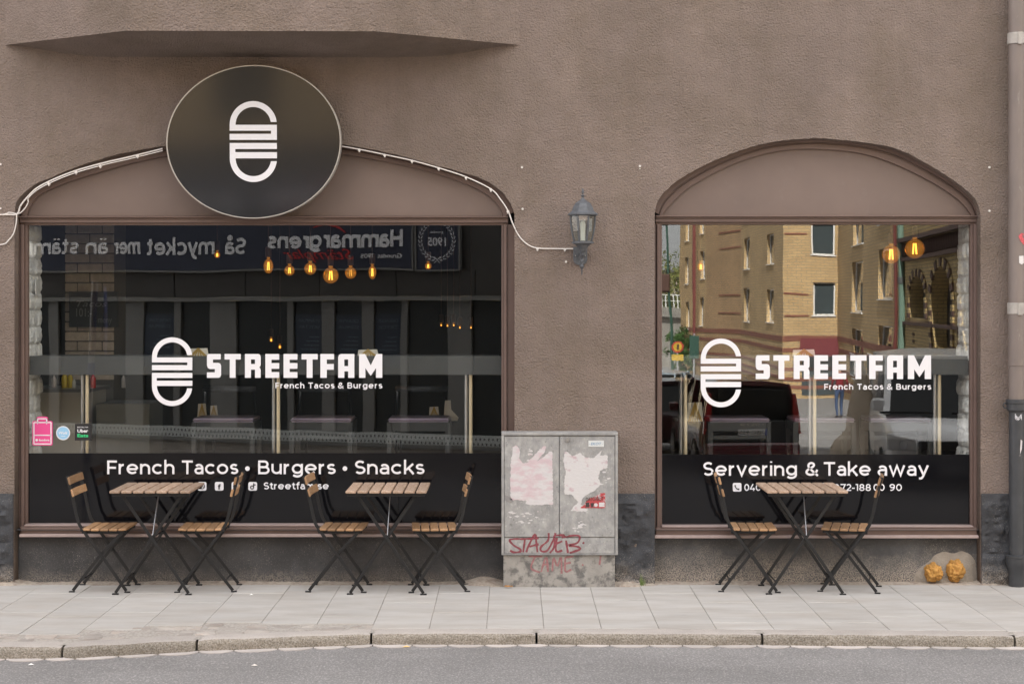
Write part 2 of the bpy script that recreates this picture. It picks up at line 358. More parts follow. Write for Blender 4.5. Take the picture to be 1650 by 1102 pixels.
whitestone = mat('white_painted_stone', (.86, .85, .83), .8, var=.10, vscale=30, bump=.9, bscale=42, bdist=.012, coord='Position', rnd=.08, col2=(.72, .71, .69), c2scale=25, c2lo=.52, c2hi=.7)
glass_shop = glass('shop_glass', .05, (.975, .985, .98), 1.5, wave=.0004)
lilac = mat('lilac_cushion', (.40, .34, .45), .55)
greywood = mat('grey_stool_wood', (.06, .062, .065), .5)
black_metal = mat('black_powder_coat', (.009, .009, .010), .5, col2=(.06, .06, .06), c2scale=60, c2lo=.66, c2hi=.7)
slat_wood = mat('oiled_acacia_slat', (.34, .185, .085), .55, var=.22, vscale=5, coord='Object', rnd=.30, stretch=(40, 3, 40), bump=.4, bscale=9, bdist=.002, col2=(.42, .27, .16), c2scale=3, c2lo=.4, c2hi=.65)
table_wood = mat('weathered_acacia_slat', (.32, .20, .13), .6, var=.22, vscale=5, coord='Object', rnd=.22, stretch=(40, 3, 40), bump=.4, bscale=9, bdist=.002, col2=(.46, .35, .27), c2scale=3, c2lo=.4, c2hi=.62)
concrete_slab = mat('pale_concrete_slab', (.44, .422, .402), .85, var=.07, vscale=2.3, rnd=.05, bump=.25, bscale=120, bdist=.002, col2=(.39, .36, .33), c2scale=1.7, c2lo=.42, c2hi=.66, stretch=(1, 3.2, 1))
sandm = mat('sandy_joint_fill', (.40, .345, .29), .95, var=.2, vscale=30, bump=.8, bscale=90, bdist=.006, col2=(.30, .24, .20), c2scale=16, c2lo=.5, c2hi=.6)
jointm = mat('dark_joint_grit', (.36, .33, .30), .95, var=.3, vscale=60, bump=.6, bscale=120)
granite = mat('rough_granite', (.37, .335, .295), .85, var=.12, vscale=4, bump=1, bscale=90, bdist=.008, rnd=.10, col2=(.17, .145, .11), c2scale=110, c2lo=.40, c2hi=.62)
granite_worn = mat('worn_granite_top', (.42, .385, .36), .8, var=.08, vscale=6, bump=.4, bscale=120, bdist=.003, rnd=.08, col2=(.33, .29, .26), c2scale=130, c2lo=.5, c2hi=.62)
settm = mat('pale_gutter_sett', (.46, .42, .40), .8, var=.1, vscale=8, bump=.4, bscale=80, rnd=.1)
asphalt = mat('grey_asphalt', (.20, .194, .192), .88, var=.10, vscale=1.2, bump=.9, bscale=80, bdist=.006, col2=(.36, .34, .335), c2scale=90, c2lo=.50, c2hi=.66, stretch=(1, .55, 1))
wear(asphalt, [(.5, 2.2, 1, .9, .35, .65, .90, 1.10), (1, .6, 1, 70, .60, .68, 1.0, .62)])
wear(concrete_slab, [(1, 2.5, 1, 6, .58, .74, 1.0, .90), (1, 1, 1, 45, .66, .72, 1.0, .78)])

# ------------------------------------------------------------------ ground
prof = [(60, -.075), (-4, -.075), (-10, -.5), (-15, -.86), (-19, -1.2), (-50, -2.0), (-70, -2.6), (-110, -2.9), (-900, -2.9)]
def gz(y):
    for (a, za), (b, zb) in zip(prof, prof[1:]):
        if a >= y >= b: return za + (zb - za) * (a - y) / (a - b)
    return -.075
m = MB(); vs = []; fs = []
for i, (y, z) in enumerate([(900, -.075)] + prof):
    for x in (-900, 900): vs.append((x, y, z))
    if i: fs.append((2 * i - 2, 2 * i - 1, 2 * i + 1, 2 * i))
tag(m.add(vs, fs).build('road', asphalt), 'grey asphalt road running down and away from the kerb', kind='structure')

# kerb line in plan, measured from the photograph: (photo px, distance in front of the wall)
kerb = [(-260, 2.22), (0, 2.18), (118, 2.165), (320, 1.975), (420, 1.905), (593, 1.785), (865, 1.775), (1233, 1.80), (1640, 1.855), (1900, 1.90)]
kx = [(p - CX) * (D - d) / F for p, d in kerb]; kd = [d for _, d in kerb]
kx = [-14] + kx + [14]; kd = [2.25] + kd + [1.95]
def kerb_d(x):
    for i in range(len(kx) - 1):
        if kx[i] <= x <= kx[i + 1]: return kd[i] + (kd[i + 1] - kd[i]) * (x - kx[i]) / (kx[i + 1] - kx[i])
    return 2
# pavement bed and slabs
bed = MB(); n = 60
vs = []; fs = []
for i in range(n + 1):
    x = -12 + 24 * i / n; vs += [(x, -.0, -.005), (x, -kerb_d(x) + .05, -.005)]
    if i: fs.append((2 * i - 2, 2 * i - 1, 2 * i + 1, 2 * i))
pave = tag(bed.add(vs, fs).build('pavement', jointm), 'bed of the pavement in front of the shop', kind='structure')
PW = .35; x0 = X(789.5, -.03); col_end = {}
def slab(xa, xb, ya, yb, dz=0):
    mx_, my_ = (xa + xb) / 2, (ya + yb) / 2; o = MB().box(xa - mx_, xb - mx_, ya - my_, yb - my_, -.05, 0).build('paving_slab', concrete_slab, pave, bevel=.0022)
    o.location = (mx_, my_, dz); o.rotation_euler = (R(random.uniform(-.12, .12)), R(random.uniform(-.12, .12)), 0); return o
for k in range(-22, 23):
    xa = x0 + k * PW; xb = xa + PW; xm = (xa + xb) / 2
    start = -.03
    pxl = CX + xm * F / (D - .03)
    if 800 < pxl < 1025: start = -.125
    if pxl > 1600: start = -.06
    j = k if k > -8 else None
    edge = kerb_d(xm) - .145
    if k <= -8: endd = min(edge, 1.80 if k <= -8 - 0 and pxl < 205 else edge)
    if pxl < 205: endd = 1.79 if k % 2 else 1.80
    elif pxl < 310: endd = 1.655
    elif pxl < 395: endd = 1.54
    elif pxl < 500: endd = 1.435
    elif pxl < 590: endd = 1.475
    else: endd = edge - .012
    col_end[k] = endd
    y = start; first = .35 if k % 2 else .70
    if k % 5 == 2: first = .5
    seglen = first
    while -y < endd - .02:
        y2 = max(y - seglen, -endd)
        if endd + y2 < .06: y2 = -endd
        slab(xa + .0015, xb - .0015, y2 + .0012, y - .0012, random.uniform(-.0015, .0015)); y = y2; seglen = .70
# broken stones between slabs and kerb
random.seed(21)
def stone_poly(cx, cy, rx, ry, n=7):
    return [(cx + rx * math.cos(2 * math.pi * (i + random.uniform(-.25, .25)) / n) * random.uniform(.85, 1.1),
             cy + ry * math.sin(2 * math.pi * (i + random.uniform(-.25, .25)) / n) * random.uniform(.85, 1.1)) for i in range(n)]
cob = mat('old_paving_stone', (.38, .345, .315), .85, var=.15, vscale=8, bump=.7, bscale=40, bdist=.006, rnd=.22, col2=(.36, .31, .275), c2scale=5)
def slab_end(x): return col_end[max(-22, min(22, math.floor((x - x0) / PW)))]
x = -5.2
while x < -.6:
    w = random.uniform(.07, .19)
    a, b = slab_end(x + w / 2) + .012, kerb_d(x + w / 2) - .155
    if b - a > .015:
        rows = max(1, round((b - a) / .10)); hh = (b - a) / rows
        for r in range(rows):
            ox = random.uniform(-.02, .02)
            x1, x2, y1, y2 = x + ox + .004, x + ox + w - .004, -(a + hh * (r + 1)) + .004, -(a + hh * r) - .004
            j = lambda: random.uniform(-.010, .010)
            pts = [(x1 + j(), y1 + j()), ((x1 + x2) / 2 + j(), y1 + j()), (x2 + j(), y1 + j()), (x2 + j(), (y1 + y2) / 2), (x2 + j(), y2 + j()), ((x1 + x2) / 2, y2 + j()), (x1 + j(), y2 + j()), (x1 + j(), (y1 + y2) / 2)]
            zt = random.uniform(-.010, -.002); vv = [(p[0], p[1], -.05) for p in pts] + [(p[0], p[1], zt + random.uniform(-.004, .004)) for p in pts]
            cx_, cy_ = (x1 + x2) / 2, (y1 + y2) / 2
            vv += [(cx_, cy_, zt + .004)]
            ff = [(i, (i + 1) % 8, 8 + (i + 1) % 8, 8 + i) for i in range(8)] + [(8 + i, 8 + (i + 1) % 8, 16) for i in range(8)]
            MB().add(vv, ff).build('paving_stone', cob, pave)
    x += w
# kerbstones with a worn top and a rough face
joints = [X(p, -1.9) for p in (-260, 118, 320, 595, 865, 1233, 1640, 1980)]
joints = [-13, -9.5, -6.6] + joints + [7.6, 10.5, 13]
kerbo = empty('kerb', (0, 0, 0), kind='structure', label='line of granite kerbstones along the pavement')
for i in range(len(joints) - 1):
    a, b = joints[i] + .007, joints[i + 1] - .007; n = max(6, int((b - a) / .05)); rows = []
    prof_k = [(.150, -.02), (.150, 0), (.10, .001), (.04, .000), (.012, -.004), (.002, -.014), (-.002, -.035), (0, -.06), (.001, -.10), (.002, -.16)]
    vs = []; fs = []; mi = []
    for s in range(n + 1):
        x = a + (b - a) * s / n; endr = .012 * max(0, 1 - min(x - a, b - x) / .03) ** 2
        for q, (dy, z) in enumerate(prof_k):
            ny = noise.noise(Vector((x * 9, z * 30, i * 3.1))) * (.010 if q > 3 else .0)
            nzv = noise.noise(Vector((x * 6, dy * 9, i))) * (.004 if 1 <= q < 6 else 0)
            vs.append((x, -kerb_d(x) + dy + ny + (endr if q > 3 else 0), z + nzv - (endr * .6 if 0 < q < 6 else 0)))
    w = len(prof_k); mm = MB()
    for s in range(n):
        for q in range(w - 1):
            mm.f.append((s * w + q, s * w + q + 1, (s + 1) * w + q + 1, (s + 1) * w + q)); mm.m.append(0 if q < 4 else 1)
    mm.v = vs; mm.f.append(tuple(range(w))[::-1]); mm.m.append(1); mm.f.append(tuple(n * w + q for q in range(w))); mm.m.append(1)
    mm.build('kerbstone', [granite_worn, granite], kerbo, smooth=True)
# gutter setts
gut = empty('gutter', kind='structure', label='row of pale setts at the foot of the kerb')
x = -7.5
while x < 7.5:
    w = random.uniform(.16, .26); pts = []
    dep = random.uniform(.035, .055); n = 9
    top = [(x + w * i / n, -kerb_d(x + w * i / n) + .01) for i in range(n + 1)]
    bot = [(x + .004 + (w - .008) * i / n, -kerb_d(x + w * i / n) - dep * (1 - abs(2 * i / n - 1) ** 3) - .004) for i in range(n + 1)]
    vv = [(p[0], p[1], -.066) for p in top] + [(p[0], p[1], -.071) for p in bot] + [(p[0], p[1], -.08) for p in bot]
    ff = [(i, n + 1 + i, n + 2 + i, i + 1) for i in range(n)] + [(n + 1 + i, 2 * n + 2 + i, 2 * n + 3 + i, n + 2 + i) for i in range(n)]
    MB().add(vv, ff).build('sett', settm, gut)
    x += w
# sandy strip of grit where the pavement meets the wall
vs = []; fs = []; nx, ny = 420, 7
for i in range(nx + 1):
    x = -5.2 + 10.4 * i / nx
    pxx = CX + x * F / D
    wdt = .075 + .02 * noise.noise(Vector((x * 3, 0, 0)))
    if 740 < pxx < 815 or 995 < pxx < 1060: wdt += .03
    back = .10 if (X(25) < x < X(829) or X(1056) < x < X(1579)) else .0
    pile = .012 + .012 * noise.noise(Vector((x * 5, 4, 0))) + .018 * max(0, noise.noise(Vector((x * 1.7, 9, 0))))
    pile += .04 * math.exp(-((pxx - 780) / 25) ** 2) + .03 * math.exp(-((pxx - 1015) / 30) ** 2) + .025 * math.exp(-((pxx - 8) / 20) ** 2)
    for j in range(ny + 1):
        t = j / ny; y = back + (-wdt - back) * t
        vs.append((x, y, -.006 + pile * (1 - t) ** .7 + .006 * noise.noise(Vector((x * 40, y * 40, 0))) * (1 - t)))
    if i:
        for j in range(ny):
            a = (i - 1) * (ny + 1) + j; fs.append((a, a + 1, a + ny + 2, a + ny + 1))
tag(MB().add(vs, fs).build('grit_strip', sandm, smooth=True), 'sandy grit collected along the foot of the wall', kind='stuff')
# small litter on the ground
for (px_, d_, s_, c_, lab) in [(410, 2.35, .02, (.7, .65, .6), 'pale scrap of paper on the asphalt left of centre'), (655, 1.83, .025, (.75, .5, .2), 'yellow-tipped cigarette end by the kerb joint'),
                             (50, 2.33, .018, (.8, .78, .75), 'white crumb of litter on the asphalt at far left'), (405, .45, .014, (.8, .8, .78), 'white speck of litter on the paving between the table sets')]:
    xx = (px_ - CX) * (D - d_) / F; zz = .0 if d_ < 1.5 else -.073
    o = MB(); o.add([(xx - s_, -d_, zz + .002), (xx, -d_ - .008, zz + .004), (xx + s_, -d_, zz + .003), (xx + .3 * s_, -d_ + .008, zz + .006), (xx, -d_, zz + .012)],
                    [(0, 1, 4), (1, 2, 4), (2, 3, 4), (3, 0, 4), (3, 2, 1, 0)])
    tag(o.build('litter', mat('litter_' + str(px_), c_, .8)), lab, 'litter')

# ------------------------------------------------------------------ the shop building
shop = empty('shop_building', label='brown stuccoed corner building with two arched shop windows and an oriel', cat='building')
W1 = dict(arch=[(23, 345), (24.5, 331), (30, 320), (46.6, 304), (65.5, 293), (83.5, 286), (114.6, 272.4), (153.8, 259), (196, 247.8), (260, 236), (330, 226), (405, 222), (480, 225), (551.6, 233), (598, 241), (656, 254), (714.6, 270), (763, 283.5), (790, 295), (810, 311), (822, 327), (829, 345)],
          inner=[(43, 349), (45, 340), (57, 320), (75, 308), (114.6, 292), (163.7, 276.5), (212.8, 263), (262, 252.7), (330, 243), (405, 239), (480, 241), (551.6, 248.7), (627, 261.7), (695, 278), (753, 297.6), (786, 315), (803.8, 332.5), (811.5, 349)],
          gl=(43, 808), gy=(363, 845), vin=730, out=(23, 829))
W2 = dict(arch=[(1055, 345), (1058, 330), (1066, 314.6), (1095.5, 288.7), (1151, 259), (1217.5, 235), (1269, 226), (1315, 223), (1335.7, 224), (1391, 229.6), (1446.7, 240.7), (1502, 269), (1546.5, 298), (1572, 322), (1580, 345)],
          inner=[(1067.7, 349), (1073, 338), (1088, 322), (1114, 300), (1169.4, 270), (1224.8, 250), (1280, 241), (1335.7, 241.4), (1391, 248), (1446.7, 266.5), (1502, 294), (1539, 318), (1558, 336), (1566, 349)],
          gl=(1067, 1565), gy=(362, 847), vin=732, out=(1055, 1580))
holes = []
for W in (W1, W2):
    top = cr(W['arch'], 90); top = [(x + 1.1 * noise.noise(Vector((x * .15, 0, 3))), y + 1.1 * noise.noise(Vector((x * .15, 5, 3)))) for x, y in top]
    holes.append([(X(p[0]), Z(p[1])) for p in top] + [(X(W['out'][1]), -.2), (X(W['out'][0]), -.2)])
# the openings run to the ground, so the wall outline is one polygon that dips round them
outer = [(-14, -.2)] + [holes[0][-1]] + holes[0][:-1] + [holes[1][-1]] + holes[1][:-1] + [(20, -.2), (20, 24), (-14, 24)]  # unseen upper wall made tall and long so it shades the street opposite
holed('facade_wall', outer, [], 0, .17, stucco, shop)
inner = [(-14, -.2), (20, -.2), (20, 24), (-14, 24)]
rects = [[(X(W['gl'][0] - 4, .17), Z(W['gy'][1], .17)), (X(W['gl'][1] + 4, .17), Z(W['gy'][1], .17)), (X(W['gl'][1] + 4, .17), Z(W['gy'][0] - 4, .17)), (X(W['gl'][0] - 4, .17), Z(W['gy'][0] - 4, .17))] for W in (W1, W2)]
holed('inner_wall', inner, rects, .172, .50, dark_int, shop)
b = MB(); b.box(-14, 20, .5, 12, 23.6, 23.9); b.build('roof', mat('roof_felt', (.08, .08, .08), .9), shop)  # unseen roof, its height set by the shadow wanted across the street
for q_ in ((-14, -13.7, .5, 12), (19.7, 20, .5, 12), (-13.7, 19.7, 11.7, 12)): MB().box(*q_, -.1, 23.6).build('outer_wall', stucco, shop)
b = MB(); b.box(-13.7, 19.7, .502, 11.7, 3.55, 3.8); b.build('ceiling', dark_int, shop)
b = MB(); b.box(-13.7, 19.7, .502, 11.7, -.05, .42); b.build('shop_floor', dark_floor, shop)
for q_ in ((-7, 7, 6.0, 6.2), (-7, -6.8, .503, 5.999), (6.8, 7, .503, 5.999)): MB().box(*q_, .421, 3.549).build('partition_wall', dark_int, shop)

# oriel: three-sided bay whose underside slopes down to the wall
ox0, ox1 = X(8), X(837); P_ = .62
fx0, fx1 = X(203, -P_), X(603, -P_); zf, zw = Z(50, -P_) , Z(73)
zf0 = zf
vs = [(ox0, 0, zw), (fx0, -P_, zf), (fx1, -P_, zf - .004), (ox1, 0, zw), (ox0, 0, 20), (fx0, -P_, 20), (fx1, -P_, 20), (ox1, 0, 20)]
fs = [(0, 1, 5, 4), (1, 2, 6, 5), (2, 3, 7, 6), (4, 5, 6, 7)]
m = MB().add(vs, fs)
# underside as a fine sheet, rounded into the wall
nu, nv = 60, 8; uv = []; uf = []
def front_pt(t):
    segs = [((ox0, 0, zw), (fx0, -P_, zf)), ((fx0, -P_, zf), (fx1, -P_, zf)), ((fx1, -P_, zf), (ox1, 0, zw))]
    ls = [(Vector(b) - Vector(a)).length for a, b in segs]; s = t * sum(ls)
    for (a, b), l in zip(segs, ls):
        if s <= l + 1e-6: return Vector(a).lerp(Vector(b), s / l)
        s -= l
    return Vector(segs[-1][1])
for i in range(nu + 1):
    t = i / nu; a = front_pt(t); xw = a.x + (0 if 0 < t < 1 else 0)
    e = min(1, (min(t, 1 - t) / .22)); drop = Z(92.5) + (zw - Z(92.5)) * (1 - math.sin(e * math.pi / 2)) ** 1.2
    bk = Vector((a.x * .93 + (ox0 + ox1) / 2 * .07, 0, drop))
    for j in range(nv + 1):
        s = j / nv; q = a.lerp(bk, s); uv.append((q.x, q.y + (.002 if j == nv else 0), q.z))
    if i:
        for j in range(nv):
            k = (i - 1) * (nv + 1) + j; uf.append((k, k + 1, k + nv + 2, k + nv + 1))
m.add(uv, uf); m.build('oriel', stucco, shop)

# rusticated plinth between and beside the openings
def rough_front(name, x0, x1, z0, z1, y, amp, mt, sc=9, res=.016, capz=None):
    nx, nz_ = max(2, int((x1 - x0) / res)), max(2, int((z1 - z0) / res)); vs = []; fs = []
    for i in range(nx + 1):
        for j in range(nz_ + 1):
            x = x0 + (x1 - x0) * i / nx; z = z0 + (z1 - z0) * j / nz_
            e = min(1, min(x - x0, x1 - x) / .03, (z1 - z) / .06 + .0)
            dd = noise.fractal(Vector((x * sc, z * sc, 1.3)), .9, 2.1, 4) * amp * max(0, e)
            dd += abs(noise.noise(Vector((x * sc * 1.7, z * sc * 2.6, 7)))) * amp * .9 * max(0, e)
            vs.append((x, y - dd, z))
    h = nz_ + 1
    for i in range(nx):
        for j in range(nz_): fs.append((i * h + j, (i + 1) * h + j, (i + 1) * h + j + 1, i * h + j + 1))
    m = MB().add(vs, fs); n = len(m.v)
    L_ = [i for i in range(h)]; m.v += [(x0, .12, z) for z in [z0 + (z1 - z0) * j / nz_ for j in range(h)]]
    for j in range(nz_): m.f.append((j, j + 1, n + j + 1, n + j)); m.m.append(0)
    n2 = len(m.v); m.v += [(x1, .12, z0 + (z1 - z0) * j / nz_) for j in range(h)]
    for j in range(nz_): m.f.append((nx * h + j, n2 + j, n2 + j + 1, nx * h + j + 1)); m.m.append(0)
    n3 = len(m.v); m.v += [(x0 + (x1 - x0) * i / nx, .01, z1) for i in range(nx + 1)]
    for i in range(nx): m.f.append((i * h + h - 1, (i + 1) * h + h - 1, n3 + i + 1, n3 + i)); m.m.append(0)
    return m.build(name, mt, shop, smooth=True)
zp = Z(795)
rough_front('plinth', -7, X(22), -.06, zp, -.022, .030, plinthm)
rough_front('plinth', X(830), X(1054.5), -.06, zp, -.022, .030, plinthm)
rough_front('plinth', X(1581), 7, -.06, zp, -.022, .030, plinthm)
for q_ in ((-13.9, -7), (7, 19.9)): MB().box(*q_, -.022, .1, -.2, zp).build('plinth', plinthm, shop)
rough_front('apron', X(24), X(828), -.06, Z(852, .07), .085, .004, apronm_l, sc=3, res=.03)
rough_front('apron', X(1056), X(1579), -.06, Z(852, .07), .085, .004, apronm_r, sc=3, res=.03)

# ------------------------------------------------------------------ shop windows
def ring(m, A, B, y0, y1, mi=0):
    n = len(A)
    vs = [(p[0], y0, p[1]) for p in A] + [(p[0], y0, p[1]) for p in B] + [(p[0], y1, p[1]) for p in A] + [(p[0], y1, p[1]) for p in B]
    fs = []
    for i in range(n - 1):
        fs += [(i, n + i, n + i + 1, i + 1), (n + i, 3 * n + i, 3 * n + i + 1, n + i + 1), (2 * n + i, i, i + 1, 2 * n + i + 1)]
    m.add(vs, fs, mi)
def LX(px_): return X(px_, GY)
def LZ(py_): return Z(py_, GY)
def arc(cx, cz, r, a0, a1, n=28):
    return [(cx + r * math.cos(R(a0 + (a1 - a0) * i / n)), cz + r * math.sin(R(a0 + (a1 - a0) * i / n))) for i in range(n + 1)]
def logo(m, x0, x1, z0, z1, y, th=.002, mi=0):            # burger mark: two open bun loops, drawn on a 300 x 512 grid
    T = lambda p: (x0 + (p[0] - 500) / 300 * (x1 - x0), z1 - (p[1] - 280) / 512 * (z1 - z0))
    a = math.degrees(math.asin(18 / 113)); ao = math.degrees(math.asin(18 / 150))
    up = [(500, 467), (763, 467), (763, 487), (500, 487), (500, 525), (800, 525), (800, 430), (537, 430)]
    up += [(650 + 113 * math.cos(t), 430 - 113 * math.sin(t)) for t in [math.pi - (math.pi - R(a)) * i / 30 for i in range(1, 31)]]
    up += [(650 + 150 * math.cos(t), 430 - 150 * math.sin(t)) for t in [R(ao) + (math.pi - R(ao)) * i / 30 for i in range(31)]]
    dn = [(500, 545), (800, 545), (800, 583), (535, 583), (535, 603), (800, 603), (800, 642), (537, 642)]
    dn += [(650 + 113 * math.cos(t), 642 + 113 * math.sin(t)) for t in [math.pi - (math.pi - R(a)) * i / 30 for i in range(1, 31)]]
    dn += [(650 + 150 * math.cos(t), 642 + 150 * math.sin(t)) for t in [R(ao) + (math.pi - R(ao)) * i / 30 for i in range(31)]]
    m.prism([T(p) for p in up], y, y + th, mi); m.prism([T(p) for p in dn], y, y + th, mi)
def block_letter(ch):
    c = .035                                             # clipped corner
    if ch == 'S': return [(.10, 1), (.97, 1), (.97, .77), (.42, .77), (.42, .63), (.80, .63), (.93, .6), (1, .5), (1, .12), (.94, .03), (.84, 0), (0, 0), (0, .23), (.56, .23), (.56, .37), (.2, .37), (.07, .41), (0, .52), (0, .88), (.03, .96)]
    if ch == 'T': return [(0, 1), (1, 1), (1, .77), (.68, .77), (.68, 0), (.32, 0), (.32, .77), (0, .77)]
    if ch == 'E': return [(0, 1), (1, 1), (1, .76), (.44, .76), (.44, .62), (1, .62), (1, .38), (.44, .38), (.44, .24), (1, .24), (1, 0), (0, 0)]
    if ch == 'F': return [(0, 1), (1, 1), (1, .77), (.47, .77), (.47, .58), (.98, .58), (.98, .34), (.47, .34), (.47, 0), (0, 0)]
    if ch == 'M': return [(0, 1), (.26, 1), (.50, .52), (.74, 1), (1, 1), (1, 0), (.73, 0), (.73, .41), (.50, .08), (.27, .41), (.27, 0), (0, 0)]
def rbox(x0, x1, z0, z1, r, n=5):
    return arc(x1 - r, z1 - r, r, 0, 90, n) + arc(x0 + r, z1 - r, r, 90, 180, n) + arc(x0 + r, z0 + r, r, 180, 270, n) + arc(x1 - r, z0 + r, r, 270, 360, n)
def word_streetfam(m, dx, dy, y):
    spans = [('S', 333.6, 356.4), ('T', 362, 388), ('R', 394.8, 420.2), ('E', 427.7, 450), ('E', 457, 479.3), ('T', 486, 512), ('F', 516.3, 538.3), ('A', 545, 571), ('M', 578.7, 616)]
    zt, zb = LZ(570.3 + dy), LZ(608.6 + dy); hh = zt - zb
    for ch, a, b in spans:
        xa, xb = LX(a + dx), LX(b + dx); w = xb - xa
        q = lambda x, z: (xa + x * w, zb + z * hh)
        if ch == 'R':
            m.prism([q(*p) for p in [(0, 1), (.38, 1), (.38, 0), (0, 0)]], y, y + .002)
            m.prism([q(*p) for p in [(.38, 1), (.86, 1), (.95, .97), (1, .88), (1, .54), (.96, .47), (.9, .44), (.96, .41), (1, .32), (1, 0), (.64, 0), (.64, .34), (.38, .34), (.38, .58), (.64, .58), (.64, .77), (.38, .77)]], y, y + .002)
        elif ch == 'A':
            m.prism([q(*p) for p in [(0, 0), (0, .86), (.05, .96), (.16, 1), (.38, 1), (.38, 0)]], y, y + .002)
            m.prism([q(*p) for p in [(.38, 1), (1, 1), (1, 0), (.62, 0), (.62, .27), (.38, .27), (.38, .49), (.62, .49), (.62, .77), (.38, .77)]], y, y + .002)
        else: m.prism([q(*p) for p in block_letter(ch)], y, y + .002)
def shop_window(W, name_label):
    N_ = 72; yf = .10
    A = [(X(p[0], yf), Z(p[1], yf)) for p in cr([(a[0], a[1] - 3) for a in W['arch']], N_)]
    Bp = cr(W['inner'], N_)
    ctr = ((W['gl'][0] + W['gl'][1]) / 2, 349)
    def mixr(t): return [(A[i][0] * (1 - t) + X(Bp[i][0], yf) * t, A[i][1] * (1 - t) + Z(Bp[i][1], yf) * t) for i in range(N_ + 1)]
    m = MB()
    ring(m, mixr(-.15), mixr(.48), yf - .005, .16); ring(m, mixr(.48), mixr(.60), yf + .012, .16); ring(m, mixr(.60), mixr(1.0), yf + .002, .16); 
    g0, g1 = W['gl']; t0, t1 = W['gy']; o0, o1 = W['out']
    sx = lambda p: X(p, yf)
    for (a, b_, y0) in ((o0 - 2, g0 - 9, yf + .01), (g0 - 8.5, g0 - 4, yf - .012), (g0 - 4, g0, yf + .018)):
        m.box(sx(a), sx(b_), y0, .168, Z(t1 + 6, yf), Z(t0 - 1, yf))
    for (a, b_, y0) in ((g1 + 9, o1 + 2, yf + .01), (g1 + 4, g1 + 8.5, yf - .012), (g1, g1 + 4, yf + .018)):
        m.box(sx(a), sx(b_), y0, .168, Z(t1 + 6, yf), Z(t0 - 1, yf))
    for (a, b_, y0) in ((t0 - 15, t0 - 12.5, yf - .03), (t0 - 12.5, t0 - 10, yf - .015), (t0 - 10, t0 - 4, yf - .004), (t0 - 4, t0, yf + .018)):
        m.box(sx(g0 - 11), sx(g1 + 11), y0, .169, Z(b_, y0), Z(a, y0))
    m.box(sx(g0 - 8), sx(g1 + 8), .06, .167, Z(t1 + 15, .06), Z(t1 + 3, .06))
    fr = m.build('shop_window', framep, shop, bevel=.002); fr['label'] = name_label
    s = MB(); s.box(sx(g0 - 1), sx(g1 + 1), .055, .166, Z(t1 + 3, .055) + .001, Z(t1 + .2, .055)); s.box(X(g0 - 12, -.005), X(g1 + 12, -.005), -.005, .085, Z(t1 + 20, -.005), Z(t1 + 15.5, -.005) ); s.build('sill', pinkp, fr, bevel=.002)
    s = MB(); s.box(X(g0 - 10, .02), X(g1 + 10, .02), .03, .10, Z(t1 + 15.4, .02), Z(t1 + 5, .02)); s.build('sill_board', framep, fr, bevel=.003)
    p = [(A[i][0], A[i][1]) for i in range(N_ + 1)]
    pn = [(X(q[0], .12), Z(q[1], .12)) for q in Bp]
    pc = [(q[0] * 1.0, q[1] + .006) for q in pn]
    MB().prism(pc, .125, .165).build('arch_panel', panelp, fr)
    gm = MB(); gm.box(LX(g0 - 2), LX(g1 + 2), GY, GY + .006, LZ(t1 + 2), LZ(t0 - 2)); gm.build('glass_pane', glass_shop, fr)
    v = MB(); v.box(LX(g0), LX(g1), GY - .004, GY - .0015, LZ(t1), LZ(W['vin'])); v.build('vinyl_panel', black_vinyl, fr)
    return fr
w1 = shop_window(W1, 'wide arched shop window on the left, behind the round sign')
w2 = shop_window(W2, 'arched shop window on the right, beside the downpipe')
YL = GY - .004; YV = GY - .007
for (w, dx, dy) in ((w1, 0, 0), (w2, 884, 2)):
    m = MB(); logo(m, LX(245 + dx), LX(310 + dx), LZ(654 + dy), LZ(543.5 + dy), YL); m.build('logo', white_vinyl, w)
    m = MB(); word_streetfam(m, dx, dy, YL); m.build('lettering', white_vinyl, w)
    for s, a_, b_ in (('French', 444, 490.5), ('Tacos', 497, 539), ('&', 544.5, 553.5), ('Burgers', 560, 616)): word(MB(), s, LX(a_ + dx), LX(b_ + dx), LZ(625.5 + dy), LZ(616.3 + dy) - LZ(625.5 + dy), YL - .0008, w=.185, sp=.19).build('lettering', white_vinyl, w)
for s, a_, b_ in (('French', 173, 281.5), ('Tacos', 293.5, 384), ('Burgers', 416, 541), ('Snacks', 571.5, 684)):
    word(MB(), s, LX(a_), LX(b_), LZ(763.5), LZ(741.5) - LZ(763.5), YV).build('lettering', white_vinyl, w1)
for cx_ in (399, 556): MB().prism(arc(LX(cx_), LZ(754.5), LX(3.8) - LX(0), 0, 345, 16), YV - .0015, YV).build('lettering', white_vinyl, w1)
word(MB(), 'Streetfam.se', LX(425), LX(530), LZ(787.8), LZ(776.8) - LZ(787.8), YV, w=.175).build('lettering', white_vinyl, w1)
for s, a_, b_ in (('Servering', 1132.5, 1284), ('&', 1297, 1318), ('Take', 1327, 1403), ('away', 1413.5, 1496)):
    word(MB(), s, LX(a_), LX(b_), LZ(766), LZ(744) - LZ(766), YV).build('lettering', white_vinyl, w2)
for s, a_, b_ in (('040-44', 1199, 1249), ('96', 1256, 1277), ('91', 1288, 1304), ('072-188', 1343, 1403), ('00', 1407, 1425), ('90', 1433, 1453)):
    word(MB(), s, LX(a_), LX(b_), LZ(790.3), LZ(779.3) - LZ(790.3), YV, w=.165).build('lettering', white_vinyl, w2)
glyph = mat('black_print', (.012, .012, .014), .4)
def icon(w, px_, py_, s=7):
    m = MB(); m.prism(rbox(LX(px_ - s), LX(px_ + s), LZ(py_ + s), LZ(py_ - s), .012), YV - .0015, YV)
    return m
